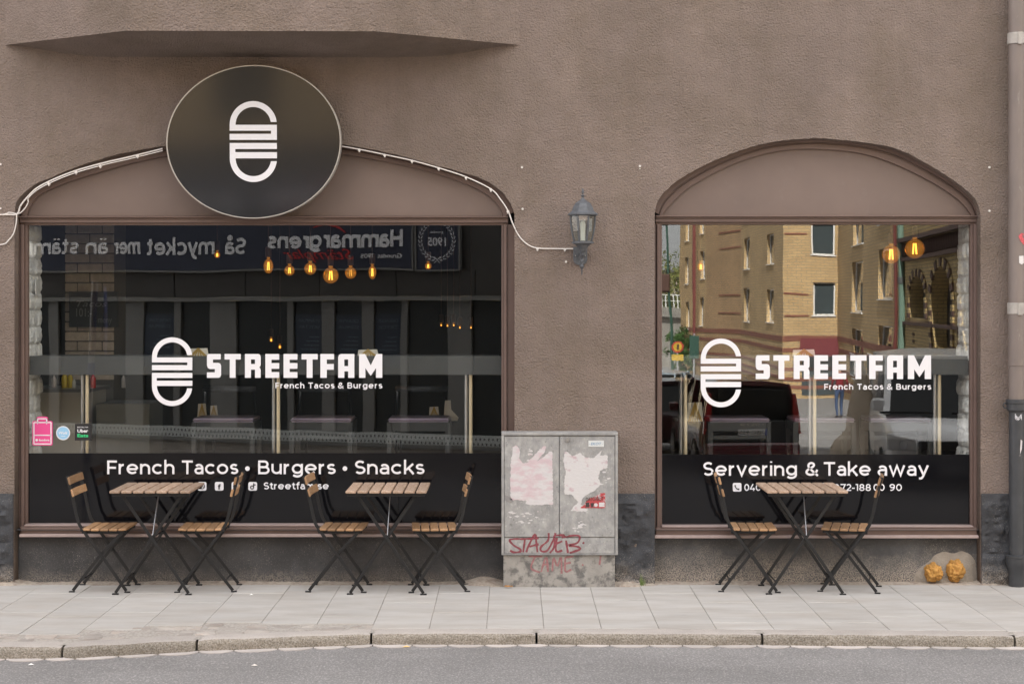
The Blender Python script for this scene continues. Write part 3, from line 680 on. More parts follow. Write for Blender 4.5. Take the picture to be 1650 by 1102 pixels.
for px_, kind in ((326, 'ball'), (353.5, 'f'), (380.5, 'camera'), (407.5, 'note')):
    m = icon(w1, px_, 783); y = YV - .003; k = LX(1) - LX(0); cx_, cz_ = LX(px_), LZ(783)
    if kind == 'f': text_mb(m, 'f', cx_ - 2 * k, cx_ + 2.6 * k, cz_ - 5 * k, 8.5 * k, y + .0005, off=.03, mi=1)
    elif kind == 'note':
        ring(m, [(p[0], p[1]) for p in arc(cx_ - 1 * k, cz_ - 1.8 * k, 3.3 * k, 0, 360, 16)], [(p[0], p[1]) for p in arc(cx_ - 1 * k, cz_ - 1.8 * k, 1.7 * k, 0, 360, 16)], y, y + .001, 1)
        m.box(cx_ + .7 * k, cx_ + 2.3 * k, y, y + .001, cz_ - 2 * k, cz_ + 5 * k, 1); m.box(cx_ + 2.3 * k, cx_ + 4.6 * k, y, y + .001, cz_ + 1.5 * k, cz_ + 3.2 * k, 1)
    else:
        ring(m, arc(cx_, cz_, 4.6 * k, 0, 360, 20), arc(cx_, cz_, 3.4 * k, 0, 360, 20), y, y + .001, 1)
        if kind == 'ball':
            m.bar((cx_ - 3.4 * k, y, cz_ + 1.5 * k), (cx_ + 3.4 * k, y, cz_ - 1.2 * k), k, .001, (0, 1, 0), 1); m.bar((cx_ - 1.2 * k, y, cz_ - 3.4 * k), (cx_ + 1 * k, y, cz_ + 3.4 * k), k, .001, (0, 1, 0), 1)
        else: ring(m, arc(cx_, cz_, 2.2 * k, 0, 360, 16), arc(cx_, cz_, 1.1 * k, 0, 360, 16), y, y + .001, 1)
    m.build('icon', [white_vinyl, glyph], w1)
for px_ in (1187.5, 1331):
    m = icon(w2, px_, 784.5); y = YV - .003; k = LX(1) - LX(0); cx_, cz_ = LX(px_), LZ(784.5)
    pts = [(cx_ + (-3.2 + .9 * i) * k, y + .0005, cz_ + (3.6 - 1.9 * i + .16 * i * i) * k) for i in range(6)]
    m.tube([(a, y, c) for a, _, c in [(cx_ - 3.4 * k, 0, cz_ + 3.2 * k), (cx_ - 2.6 * k, 0, cz_ - .2 * k), (cx_ - .2 * k, 0, cz_ - 2.6 * k), (cx_ + 3.4 * k, 0, cz_ - 3.4 * k)]], [1.6 * k, .9 * k, .9 * k, 1.6 * k], 6, 1, flat=.2)
    m.build('icon', [white_vinyl, glyph], w2)
# delivery stickers
k = LX(1) - LX(0)
pinkst = mat('pink_sticker', (.80, .085, .30), .4); bluest = mat('pale_blue_sticker', (.30, .56, .80), .4); blackst = mat('black_sticker', (.02, .02, .022), .4); greent = mat('green_print', (.04, .60, .22), .4)
m = MB(); m.prism(rbox(LX(52.5), LX(85), LZ(717.5), LZ(678), .010), YL - .001, YL); m.prism(rbox(LX(58.5), LX(78.5), LZ(678.5), LZ(671), .02), YL - .001, YL)
def outline(m, poly, w, y, mi):
    for i in range(len(poly)):
        a, b_ = poly[i], poly[(i + 1) % len(poly)]; m.bar((a[0], y, a[1]), (b_[0], y, b_[1]), w, .0006, (0, 1, 0), mi)
yy = YL - .0016
outline(m, [(LX(55), LZ(715)), (LX(82.5), LZ(715)), (LX(82.5), LZ(680.5)), (LX(55), LZ(680.5))], 1.8 * k, yy, 1)
m.bar((LX(55), yy, LZ(701)), (LX(82.5), yy, LZ(701)), 1.6 * k, .0006, (0, 1, 0), 1)
for a, b_ in (((61, 683), (61, 674.5)), ((61, 674.5), (75.5, 674.5)), ((75.5, 674.5), (75.5, 683))): m.bar((LX(a[0]), yy, LZ(a[1])), (LX(b_[0]), yy, LZ(b_[1])), 1.7 * k, .0006, (0, 1, 0), 1)
text_mb(m, 'foodora', LX(63), LX(80), LZ(710.5), 3.6 * k, yy, off=.03, mi=1, th=.0008); m.prism(arc(LX(59.5), LZ(708.8), 2.1 * k, 0, 340, 12), yy - .001, yy, 1)
o = m.build('sticker', [pinkst, white_vinyl], w1); o['label'] = 'pink bag-shaped delivery sticker'
m = MB(); m.prism(arc(LX(102), LZ(697.5), 11.3 * k, 0, 350, 36), YL - .0008, YL, 1); m.prism(arc(LX(102), LZ(697.5), 9.8 * k, 0, 350, 36), YL - .0016, YL - .001, 0)
text_mb(m, 'Wolt', LX(95), LX(109), LZ(699.5), 4.6 * k, YL - .0018, off=.02, mi=1, shear=.2, th=.0008); m.box(LX(98.5), LX(105.5), YL - .0024, YL - .0018, LZ(703), LZ(702.2), 1)
o = m.build('sticker', [bluest, white_vinyl], w1); o['label'] = 'round pale blue delivery sticker'
m = MB(); m.box(LX(121), LX(148), YL - .001, YL, LZ(709.3), LZ(682.5))
text_mb(m, 'BESTÄLL VIA', LX(125), LX(142.5), LZ(689), 1.8 * k, YL - .0012, off=.01, mi=1, th=.0006)
text_mb(m, 'Uber', LX(125), LX(142.5), LZ(696.5), 5.2 * k, YL - .0012, off=.03, mi=1, th=.0006); text_mb(m, 'Eats', LX(125), LX(142.5), LZ(704), 5.2 * k, YL - .0012, off=.03, mi=2, th=.0006)
o = m.build('sticker', [blackst, white_vinyl, greent], w1); o['label'] = 'square black delivery sticker'
# white stone blocks lining the window reveals
random.seed(5)
blocks = []
for v in range(6):
    hgt, lng = .122, .165
    nx = 7; vs = []; fs = []
    for i in range(nx + 1):
        for j in range(nx + 1):
            u, w_ = i / nx, j / nx; e = min(u, 1 - u, w_, 1 - w_) * nx
            edge = .45 if e < .5 else (.9 if e < 1.5 else 1)
            vs.append((.030 * edge + noise.noise(Vector((u * 5, w_ * 5, v * 3.3))) * .010 * edge, (u - .5) * lng * .992, (w_ - .5) * hgt * .985))
    for i in range(nx):
        for j in range(nx): a = i * (nx + 1) + j; fs.append((a, a + nx + 1, a + nx + 2, a + 1))
    me = bpy.data.meshes.new('stone'); me.from_pydata(vs, [], fs); me.materials.append(whitestone); blocks.append(me)
for (w, W) in ((w1, W1), (w2, W2)):
    for side in (0, 1):
        seen = (W is W1 and side == 0) or (W is W2 and side == 1); off_ = .012 if seen else .045
        xs = LX(W['gl'][side]) + (-off_ if side == 0 else off_)
        MB().box(min(xs, xs + (.012 if side == 0 else -.012)), max(xs, xs + (.012 if side == 0 else -.012)), .171, .50, LZ(W['vin'] + 20), LZ(W['gy'][0] - 3)).build('reveal', whitestone, w)
        z = LZ(W['vin'] + 20); r = 0
        while z < LZ(W['gy'][0]):
            offs = [.2475, .4125] if r % 2 else [.21, .35, .46]
            for yy_ in offs:
                o = bpy.data.objects.new('stone', random.choice(blocks)); link(o, w); o.location = (xs, yy_, z + .061)
                o.rotation_euler = (R(random.uniform(-1.5, 1.5)), 0, 0 if side == 0 else math.pi)
                sc_ = 1 if r % 2 else (.45 if yy_ == .21 else 1.0 if yy_ == .35 else .5); o.scale = (random.uniform(.7, 1.2), sc_ if r % 2 else (.6 if yy_ != .35 else .8), 1)
            z += .1235; r += 1
# small plastic plugs left in the stucco
plug = mat('white_plug', (.7, .68, .65), .6)
for p in ((841, 270), (1031, 268), (1031, 272.5), (1594, 270), (1594, 340), (842, 337), (912, 422), (1, 265), (1, 336)):
    m = MB(); m.prism(arc(X(p[0]), Z(p[1]), .008 if p[1] != 272.5 else .004, 0, 330, 10), -.008, .0); m.build('wall_plug', plug, shop)
# repaired patch of render with two lumps of foam
patchm = mat('grey_repair_mortar', (.34, .30, .255), .95, var=.12, vscale=12, bump=1, bscale=80, bdist=.008)
vs = []; fs = []; n = 40; rr = 12
out = [(1470, 943), (1474, 925), (1484, 912), (1497, 904), (1507, 893), (1522, 888), (1538, 891), (1552, 887), (1566, 893), (1574, 903), (1576, 920), (1577, 943)]
oc = cr(out, n); c0 = (1526, 944)
for i, p in enumerate(oc):
    for j in range(rr + 1):
        t = j / rr; q = (c0[0] + (p[0] - c0[0]) * t, c0[1] + (p[1] - c0[1]) * t)
        h = .040 * (1 - t ** 3) + .014 * noise.noise(Vector((q[0] * .12, q[1] * .12, 2))) * (1 - t ** 4)
        vs.append((X(q[0], .06), .088 - h, Z(q[1], .06)))
for i in range(len(oc) - 1):
    for j in range(rr): a = i * (rr + 1) + j; fs.append((a, a + 1, a + rr + 2, a + rr + 1))
MB().add(vs, fs).build('mortar_patch', patchm, shop, smooth=True)
foam = mat('orange_foam', (.47, .245, .06), .75, var=.3, vscale=14, bump=.8, bscale=45, bdist=.01, col2=(.45, .20, .05), c2scale=22, c2lo=.55, c2hi=.68)
def lump(px_, py_, sx, sz, lab, sd, groove=False):
    bm = bmesh.new(); bmesh.ops.create_icosphere(bm, subdivisions=5, radius=1)
    for v in bm.verts:
        c = v.co.copy(); k_ = 1 + .28 * noise.fractal(c * 1.9 + Vector((sd, 0, 0)), .8, 2, 5) + .10 * abs(noise.noise(c * 7 + Vector((sd, 3, 0))))
        s_ = 1
        if groove: s_ -= .24 * math.exp(-((c.z + .28) / .07) ** 2)
        f = lambda a, e: math.copysign(abs(a) ** e, a)
        v.co = Vector((f(c.x, .8) * sx * k_, c.y * .055 * k_ * s_, f(c.z, .8) * sz * k_ * (1 if not groove else 1.0)))
        if groove: v.co.x *= s_ * .3 + .7
    me = bpy.data.meshes.new('foam_lump'); bm.to_mesh(me); bm.free(); me.materials.append(foam)
    me.polygons.foreach_set('use_smooth', [True] * len(me.polygons))
    o = link(bpy.data.objects.new('foam_lump', me)); o.location = (X(px_, .02), .03, Z(py_, .02)); tag(o, lab, 'foam lump', 'orange foam lumps on the mortar patch')
lump(1504.5, 922, .055, .060, 'round crinkled orange foam lump on the mortar patch, the one further from the downpipe', 1)
lump(1540.5, 919, .056, .072, 'taller grooved orange foam lump on the mortar patch, nearer the downpipe', 8, True)
# ------------------------------------------------------------------ round sign
sign_face = mat('gloss_black_sign_face', (.010, .010, .010), .16, spec=1.0, coat=1.0); sign_face.node_tree.nodes['Principled BSDF'].inputs['Coat IOR'].default_value = 2.0; sign_face.node_tree.nodes['Principled BSDF'].inputs['Coat Roughness'].default_value = .09
rim_m = mat('pale_metal_rim', (.62, .60, .57), .35, metal=.6)
sy = -.22; sc_ = empty('round_sign', (X(405.5, sy), -.11, Z(227, sy)), label='black oval sign with a white burger mark, under the oriel over the left window', cat='sign')
def ell(a, b_, n=96, tilt=R(-6)):
    r = []
    for i in range(n):
        t = 2 * math.pi * i / n; x, z = a * math.cos(t), b_ * math.sin(t)
        x, z = x, z + .0
        r.append((x * math.cos(tilt) * 1.0 - z * math.sin(tilt) * .6, x * math.sin(tilt) * .35 + z))
    return r
m = MB(); m.prism(ell(.608, .530), -.012, .055); m.build('sign_body', rim_m, sc_, bevel=.006)
m = MB(); m.prism(ell(.608, .530), .058, .10); m.build('back_box', rim_m, sc_)
m = MB(); m.prism(ell(.603, .526), -.017, -.0125); m.build('sign_face', sign_face, sc_)
m = MB(); E0 = ell(.611, .533); E1 = ell(.6035, .5265); E0.append(E0[0]); E1.append(E1[0]); ring(m, E0, E1, -.024, .0); m.build('rim', rim_m, sc_)
q = lambda px_: (px_ - 405.5) / F * (D - .135); qz = lambda py_: -(py_ - 227) / F * (D - .135)
m = MB(); logo(m, q(367), q(443), qz(291.5), qz(161.5), -.022, .004); m.build('logo', white_vinyl, sc_)
sc_.rotation_euler = (R(1.2), 0, 0)

# ------------------------------------------------------------------ white cables and light string
cablem = mat('white_cable', (.72, .68, .65), .5)
def cable(pts, lab, y=-.004, r=.0048, clips=None, group=None, dy=0):
    P = cr(pts, max(24, len(pts) * 8)); o = empty('cable', (0, 0, 0), label=lab, cat='cable', group=group)
    MB().tube([(X(p[0], y), y, Z(p[1] + dy, y)) for p in P], r, 6).build('cord', cablem, o, smooth=True)
    for c in (clips or []):
        m = MB(); m.tube([(X(c[0], y), y - .012, Z(c[1] + 1.0, y)), (X(c[0], y), y + .010, Z(c[1] + 1.0, y))], .010, 8); m.tube([(X(c[0], y), y - .002, Z(c[1], y)), (X(c[0], y), y - .002, Z(c[1] + 4.5, y))], .006, 6); m.build('cable_clip', cablem, o)
    return o
arcR = [(548, 235.5), (579, 241), (620, 249.5), (664, 259), (707, 271), (751, 285.5), (791, 305), (806, 321), (818.5, 340), (826, 360), (836, 380), (850, 394), (866, 400), (895, 401), (926, 401)]
cable(arcR, 'thin white cable from the round sign over the arch to the wall lantern', clips=[(579, 241), (620, 249.5), (664, 259), (707, 271), (751, 285.5), (791, 305), (818.5, 340), (866, 400), (910, 401)], y=-.008)
arcL = [(262, 240), (205, 254), (170, 262), (123, 275), (86, 289.5), (60, 303), (45, 317), (33, 332), (28, 345), (14, 346), (-8, 346.5), (-60, 348)]
cable(arcL, 'upper of the doubled white cables along the left half of the arch', y=-.008, r=.0055, clips=[(222, 251), (162, 267), (123, 277), (79, 295.5)])
cable([(p[0], p[1] + 3.2) for p in arcL[:7]] + [(46, 325), (40, 336), (30, 344.5), (14, 342.5), (4, 346), (-60, 352)], 'lower white cable hanging loose by the left end of the arch', y=-.010, r=.0038)
cable([(27, 344), (26, 360), (22, 376), (14, 387), (4, 394), (-40, 398)], 'white cable curving down from the left arch foot out of the picture', y=-.010, r=.0045)

# ------------------------------------------------------------------ wall lantern
lant_m = mat('faded_black_lantern_metal', (.095, .102, .115), .5, var=.2, vscale=40)
lant_gl = glass('lantern_glass', .05, (.84, .88, .86), 1.5)
ly = -.17; L0 = empty('wall_lantern', (X(939, ly), 0, 0), label='dark metal wall lantern with a domed top between the two windows', cat='lamp')
lz = lambda p: Z(p, ly); u = (D + ly) / F
m = MB()
m.lathe([(1 * u, lz(304)), (2.2 * u, lz(309)), (2.0 * u, lz(312)), (1 * u, lz(313)), (3.6 * u, lz(315.5)), (1.6 * u, lz(318)), (3.4 * u, lz(321)), (7 * u, lz(324)), (13 * u, lz(328)), (17 * u, lz(334)), (19 * u, lz(340)), (21 * u, lz(342)), (25.5 * u, lz(345)), (25.5 * u, lz(347)), (22 * u, lz(348.5)), (3 * u, lz(348.7))], (0, ly, 0), 8, off=.5)
m.build('roof', lant_m, L0, bevel=.001)
m = MB(); prof_c = [(21.5, 348.5), (21.2, 356), (20.4, 364), (19, 373), (17, 382), (14.8, 390)]
for k_ in range(8):
    a = 2 * math.pi * (k_ + .5) / 8
    m.tube([((r * u) * math.cos(a), ly + (r * u) * math.sin(a), lz(p)) for r, p in prof_c], 1.3 * u, 5)
m.build('cage', lant_m, L0)
m = MB(); vs = []; fs = []
for r, p in prof_c:
    for k_ in range(8):
        a = 2 * math.pi * (k_ + .5) / 8; vs.append((r * .97 * u * math.cos(a), ly + r * .97 * u * math.sin(a), lz(p)))
for i in range(len(prof_c) - 1):
    for k_ in range(8): fs.append((i * 8 + k_, i * 8 + (k_ + 1) % 8, i * 8 + 8 + (k_ + 1) % 8, i * 8 + 8 + k_))
m.add(vs, fs).build('lantern_pane', lant_gl, L0)
m = MB(); m.lathe([(14 * u, lz(389)), (18 * u, lz(390)), (18 * u, lz(392.5)), (13 * u, lz(393.5)), (10 * u, lz(396)), (6.5 * u, lz(402)), (5 * u, lz(405)), (2 * u, lz(406))], (0, ly, 0), 12); m.build('cup', lant_m, L0)
m = MB(); m.tube([(0, ly, lz(370)), (0, ly, lz(388))], 4 * u, 10); m.lathe([(4.2 * u, lz(371)), (4.4 * u, lz(362)), (3 * u, lz(357)), (.5 * u, lz(356))], (0, ly, 0), 10); m.build('lamp_bulb', mat('frosted_bulb', (.8, .78, .72), .4), L0, smooth=True)
zz = lambda p: Z(p, -.02); bx = -2.5 * u
m = MB(); m.prism([(bx - 11.5 * u, zz(398)), (bx + 11.5 * u, zz(398)), (bx + 11.5 * u, zz(418))] + [(bx + 11.5 * u * math.cos(t), zz(418) - 10 * u * math.sin(t)) for t in [math.pi * i / 12 for i in range(1, 12)]] + [(bx - 11.5 * u, zz(418))], -.022, -.001); m.build('back_plate', lant_m, L0, bevel=.002)
for s in (-1, 1): MB().tube([(bx + s * 8 * u, -.028, zz(412)), (bx + s * 8 * u, -.02, zz(412))], .9 * u, 8).build('screw', steel, L0)
m = MB(); pts = [(0, ly, lz(404)), (0, ly + .005, lz(410)), (-1 * u, -.12, lz(414)), (-1 * u, -.07, lz(412)), (-2 * u, -.02, zz(408))]; m.tube(pts, [.012, .010, .010, .011, .013], 8)
m.lathe([(1 * u, lz(404)), (3.6 * u, lz(408)), (3.6 * u, lz(412)), (1.8 * u, lz(415)), (3.2 * u, lz(419)), (1.6 * u, lz(423)), (4 * u, lz(427)), (3.2 * u, lz(429)), (1.2 * u, lz(431)), (1 * u, lz(440)), (.2 * u, lz(441))], (-1 * u, -.12, -.01), 10); m.build('bracket', lant_m, L0, smooth=True)

# ------------------------------------------------------------------ downpipe
pipe_b = mat('brown_painted_downpipe', (.20, .165, .15), .5, var=.12, vscale=7, col2=(.30, .27, .25), c2scale=22, c2lo=.62, c2hi=.75, stretch=(1, 1, .3))
pipe_k = mat('black_cast_iron_pipe', (.045, .048, .054), .45, var=.2, vscale=9, bump=.3, bscale=40, bdist=.002, col2=(.16, .15, .15), c2scale=30, c2lo=.66, c2hi=.72)
dp = empty('downpipe', (X(1638, -.09), -.09, 0), label='brown rainwater downpipe running into a black cast-iron foot at the right edge', cat='drainpipe')
z_ = lambda p: Z(p, -.09); u = (D - .09) / F
MB().lathe([(13 * u, z_(500)), (13.2 * u, 13.5)], n=20).build('upper_pipe', pipe_b, dp, smooth=True)
MB().lathe([(12.6 * u, z_(645)), (12.6 * u, z_(590)), (13.4 * u, z_(589)), (13.6 * u, z_(500))], n=20).build('middle_pipe', pipe_b, dp, smooth=True)
MB().lathe([(13.8 * u, z_(662)), (12.2 * u, z_(664)), (12.2 * u, z_(896)), (13.6 * u, z_(897))], n=20).build('lower_pipe', pipe_k, dp, smooth=True)
MB().lathe([(12 * u, z_(664)), (15.8 * u, z_(660)), (15.8 * u, z_(650)), (17 * u, z_(649)), (17 * u, z_(644)), (13.2 * u, z_(643))], n=20).build('collar', pipe_k, dp, smooth=True)
MB().lathe([(12.4 * u, -.03), (12.6 * u, z_(917)), (15.6 * u, z_(911)), (16.6 * u, z_(904)), (16.6 * u, z_(898)), (17.6 * u, z_(897)), (17.6 * u, z_(894)), (12.6 * u, z_(893))], n=20).build('pipe_foot', pipe_k, dp, smooth=True)
m = MB()
for s in (-1, 1): m.tube([(s * 15 * u, 0, z_(652)), (s * 19 * u, 0, z_(649)), (s * 22 * u, .0, z_(652)), (s * 20 * u, 0, z_(657)), (s * 15 * u, 0, z_(657))], .0055, 6)
m.build('lug', pipe_k, dp)
bracket_m = mat('pale_pipe_bracket', (.40, .375, .35), .5, var=.15, vscale=20)
for p in (63, 497):
    m = MB(); m.lathe([(14.2 * u, z_(p + 9)), (14.6 * u, z_(p + 8.5)), (14.6 * u, z_(p - 8.5)), (14.2 * u, z_(p - 9))], n=20); m.box(-2 * u, 5 * u, -.070, -.05, z_(p + 10.5), z_(p - 9)); m.box(-4 * u, 4 * u, .05, .09, z_(p + 6), z_(p - 6)); m.box(13 * u, 17 * u, -.012, .012, z_(p + 9), z_(p - 9))
    m.build('pipe_bracket', bracket_m, dp, bevel=.001)
def curved_patch(poly, rr, mt, parent, name='sticker'):
    m = MB(); m.add([(p[0], -math.sqrt(max(0, rr * rr - p[0] ** 2)) - .001, p[1]) for p in poly], [tuple(range(len(poly)))]); return m.build(name, mt, parent)
def pq(px_, py_): return ((px_ - 1638) * u, z_(py_))
curved_patch([pq(*p) for p in [(1637, 381), (1642, 376), (1646, 377), (1650, 384), (1650, 396), (1645, 394), (1640, 388)]][::-1], 13.5 * u, mat('red_sticker', (.62, .10, .12), .5, var=.4, vscale=60), dp)['label'] = 'torn red sticker'
curved_patch([pq(*p) for p in [(1638, 413), (1646, 412.5), (1646.5, 424), (1643, 427), (1638, 424)]][::-1], 13.5 * u, mat('white_sticker', (.68, .66, .66), .5), dp)['label'] = 'small white sticker'
curved_patch([pq(*p) for p in [(1632, 666), (1643, 666), (1643, 676), (1640, 674), (1636, 677), (1632, 674)]][::-1], 12.5 * u, mat('scratched_sticker', (.62, .62, .66), .5, col2=(.1, .1, .11), c2scale=120, c2lo=.5, c2hi=.55), dp)['label'] = 'torn white sticker'
curved_patch([pq(*p) for p in [(1641, 707), (1644, 709), (1643, 722), (1640, 731), (1640, 722)]][::-1], 12.5 * u, mat('peeled_sticker', (.62, .58, .60), .5), dp)

# ------------------------------------------------------------------ street cabinet
cab_m = mat('galvanised_worn_cabinet', (.30, .30, .302), .62, metal=.2, var=.16, vscale=18, bump=.6, bscale=70, bdist=.003, col2=(.40, .395, .385), c2scale=22, c2lo=.36, c2hi=.70, stretch=(1, 1, .7))
wear(cab_m, [(1, 1, 1, 60, .60, .66, 1.0, 1.30), (1, 1, 1, 40, .62, .70, 1.0, .62), (8, 8, .6, 1.5, .5, .75, 1.0, .82)])
cab_base = mat('cabinet_concrete_base', (.31, .295, .275), .85, var=.15, vscale=9, bump=.8, bscale=50, bdist=.005, col2=(.14, .135, .13), c2scale=14, c2lo=.48, c2hi=.6)
cy = -.135; u = (D + cy) / F; cb = empty('street_cabinet', (X(901.5, cy), cy, 0), label='grey metal street cabinet with torn posters and red graffiti between the windows', cat='cabinet')
cx = lambda p: (p - 901.5) * u
cz = lambda p: Z(p, cy)
m = MB(); m.box(cx(809), cx(994.5), .004, .13, cz(893.5), cz(697.5)); m.build('housing', cab_m, cb, bevel=.002)
m = MB(); m.box(cx(808), cx(995.5), -.014, .132, cz(701), cz(696.5)); m.box(cx(808), cx(812.2), -.014, .003, cz(892), cz(701.2)); m.box(cx(991.2), cx(995.5), -.014, .003, cz(892), cz(701.2)); m.box(cx(808), cx(995.5), -.014, .003, cz(893.5), cz(892.1)); m.build('rim', cab_m, cb, bevel=.002)
m = MB(); m.box(cx(812.8), cx(900.6), -.009, .0035, cz(864.5), cz(703)); m.build('door', cab_m, cb, bevel=.0015)
m = MB(); m.box(cx(901.9), cx(990.4), -.009, .0035, cz(864.5), cz(703)); m.build('door', cab_m, cb, bevel=.0015)
m = MB(); m.box(cx(812.8), cx(990.4), -.009, .0035, cz(891.3), cz(866.3)); m.build('lower_panel', cab_m, cb, bevel=.0015)
m = MB(); m.box(cx(811), cx(991), .006, .13, -.05, cz(893.7)); m.build('base', cab_base, cb, bevel=.004)
for p in ((914, 708), (913, 859)):
    m = MB(); m.tube([(cx(p[0]), -.016, cz(p[1])), (cx(p[0]), -.008, cz(p[1]))], .017, 14); m.tube([(cx(p[0]), -.022, cz(p[1])), (cx(p[0]), -.016, cz(p[1]))], .008, 8); m.build('lock', steel, cb)
m = MB(); m.box(cx(915), cx(916), -.0145, -.005, cz(699.5), cz(697)); m.box(cx(923), cx(924), -.0145, -.005, cz(699.5), cz(697)); m.build('lid_clip', cab_m, cb)
m = MB(); m.box(cx(948), cx(973), -.0125, -.0095, cz(719.5), cz(709.5)); text_mb(m, 'EKOT', cx(952), cx(969), cz(716.5), 4 * u, -.013, off=.0, mi=1, shear=.25, th=.0006)
for q_ in (950, 971): m.tube([(cx(q_), -.0145, cz(715)), (cx(q_), -.0125, cz(715))], .0018, 6, 1)
m.build('name_plate', [mat('white_plate', (.62, .64, .64), .4), mat('blue_print', (.10, .25, .42), .5)], cb)
paper1 = mat('torn_pinkish_paper', (.56, .45, .48), .85, var=.05, vscale=20, bump=.5, bscale=35, bdist=.004, col2=(.58, .56, .57), c2scale=9, c2lo=.42, c2hi=.55, stretch=(1, 1, 2.2))
paper2 = mat('torn_white_paper', (.58, .565, .57), .85, bump=.5, bscale=35, bdist=.004, col2=(.50, .39, .42), c2scale=13, c2lo=.56, c2hi=.62, stretch=(1, 1, 1.8))
random.seed(3)
def ragged(pts, amp=.9, step=2.2, straight=()):
    out = []
    for i in range(len(pts)):
        a, b_ = pts[i], pts[(i + 1) % len(pts)]; n_ = max(1, int(math.dist(a, b_) / step)); am = .15 if i in straight else amp
        for k_ in range(n_):
            t = k_ / n_; out.append((a[0] + (b_[0] - a[0]) * t + random.uniform(-am, am), a[1] + (b_[1] - a[1]) * t + random.uniform(-am, am)))
    return out
def paper(pts, mt, y, name='poster_remnant', **kw):
    return MB().prism([(cx(p[0]), cz(p[1])) for p in ragged(pts, **kw)], y - .0007, y).build(name, mt, cb)
paper([(826, 720), (833, 717), (838, 728), (836, 738), (842, 745), (849, 746), (860, 733), (868, 725), (876, 719), (880, 718), (878, 726), (872, 735), (866, 742), (878, 734), (886, 727), (890, 727), (890, 740), (891, 812), (872, 813), (852, 813), (847, 810), (848, 806), (823, 805), (822, 780), (823, 750)], paper1, -.0095)
paper([(910, 728), (914, 727), (922, 735), (934, 729), (944, 737), (958, 737), (970, 724), (966, 733), (979, 733), (979, 753), (966, 758), (964, 770), (968, 780), (958, 790), (945, 797), (938, 803), (936, 812), (948, 821), (944, 824), (920, 822), (924, 816), (932, 808), (920, 796), (910, 796), (909, 775), (912, 760), (908, 744)], paper2, -.0095)
paper([(812.8, 797), (822, 800), (828, 808), (822, 809), (814, 806)], mat('grey_paper_flap', (.25, .24, .24), .8), -.0095, amp=.3)
redp = mat('red_poster', (.42, .06, .065), .8, col2=(.5, .42, .43), c2scale=45, c2lo=.56, c2hi=.62); darkp = mat('dark_poster_print', (.05, .035, .035), .7)
m = MB(); m.prism([(cx(p[0]), cz(p[1])) for p in ragged([(968, 794), (975, 794), (975, 818), (935, 818), (942, 812), (947, 804), (960, 799)], amp=.5)], -.0112, -.0104, 0)
text_mb(m, 'DATORBUT', cx(944), cx(972), cz(807), 6 * u, -.0114, off=.01, mi=1, th=.0004, slope=.05)
m.prism([(cx(p[0]), cz(p[1])) for p in [(944, 809), (949, 809), (950, 816.5), (943, 816.5)]], -.0120, -.0116, 1); m.prism([(cx(p[0]), cz(p[1])) for p in [(951.5, 810), (957, 809.5), (956, 816.5), (952, 816.5)]], -.0120, -.0116, 1)
m.prism(arc(cx(960), cz(813), 3 * u, 0, 340, 12), -.0120, -.0116, 2); m.prism([(cx(p[0]), cz(p[1])) for p in [(965, 809), (974, 809), (974, 816), (965, 816)]], -.0120, -.0116, 2)
m.build('poster_remnant', [redp, darkp, paper2], cb)['label'] = 'corner of a red poster with dark figures'
flake = MB()
for i in range(46):
    if i < 22: x_, z__ = random.uniform(818, 868), random.uniform(822, 842)
    elif i < 34: x_, z__ = random.uniform(925, 945), random.uniform(838, 856)
    elif i < 40: x_, z__ = random.uniform(850, 858), random.uniform(722, 742)
    else: x_, z__ = random.uniform(968, 984), random.uniform(758, 790)
    s = random.uniform(.5, 2.6); flake.prism([(cx(x_ + s * random.uniform(1, 2.4) * math.cos(a)), cz(z__ + s * random.uniform(.4, 1) * math.sin(a))) for a in [R(60 * q_) for q_ in range(6)]], -.0098 - i * .00001, -.0092)
tag(flake.build('paper_scraps', paper2, cb), kind='stuff')
graf = mat('dark_red_spray_paint', (.22, .05, .065), .6, var=.25, vscale=60); graf2 = mat('faded_red_spray_paint', (.30, .14, .145), .7, var=.25, vscale=60)
def strokes(name, lines, mt, w, y, lab):
    m = MB(); yo = 0
    for ln in lines:
        P = cr(ln, max(8, len(ln) * 5)); yo += .00004; vs = []; fs = []
        for i, p in enumerate(P):
            a, b_ = P[max(i - 1, 0)], P[min(i + 1, len(P) - 1)]; tx, tz = b_[0] - a[0], b_[1] - a[1]; l = math.hypot(tx, tz) or 1
            ww = w * (.75 + .35 * noise.noise(Vector((p[0] * .2, p[1] * .2, 1)))); nx_, nz_ = -tz / l * ww, tx / l * ww
            vs += [(cx(p[0] + nx_), y - yo, cz(p[1] + nz_)), (cx(p[0] - nx_), y - yo, cz(p[1] - nz_))]
            if i: fs.append((2 * i - 2, 2 * i - 1, 2 * i + 1, 2 * i))
        m.add(vs, fs)
    m.build(name, mt, cb)['label'] = lab
strokes('graffiti', [[(838, 867.5), (826, 868), (821, 870), (828, 878), (838, 884), (838, 888), (828, 889), (822, 886)], [(838, 868), (868, 866.5)], [(846, 867), (843, 889)], [(848, 889), (852, 878), (862, 860), (864, 872), (866, 889)], [(853, 880), (868, 876)],
                     [(884, 858), (883, 870), (872, 880), (872, 887), (882, 886), (892, 868), (895, 858)], [(893, 862), (893, 880), (886, 890)], [(897, 866), (896, 887), (906, 886)], [(893, 862), (912, 861)], [(897, 875), (906, 871)],
                     [(912, 870), (915, 890)], [(905, 865), (925, 862), (934, 864), (930, 874), (916, 878), (930, 880), (935, 884), (918, 890)], [(939, 873), (941, 875)]], graf, 2.1, -.0098, 'red spray-painted tag reading STASER')
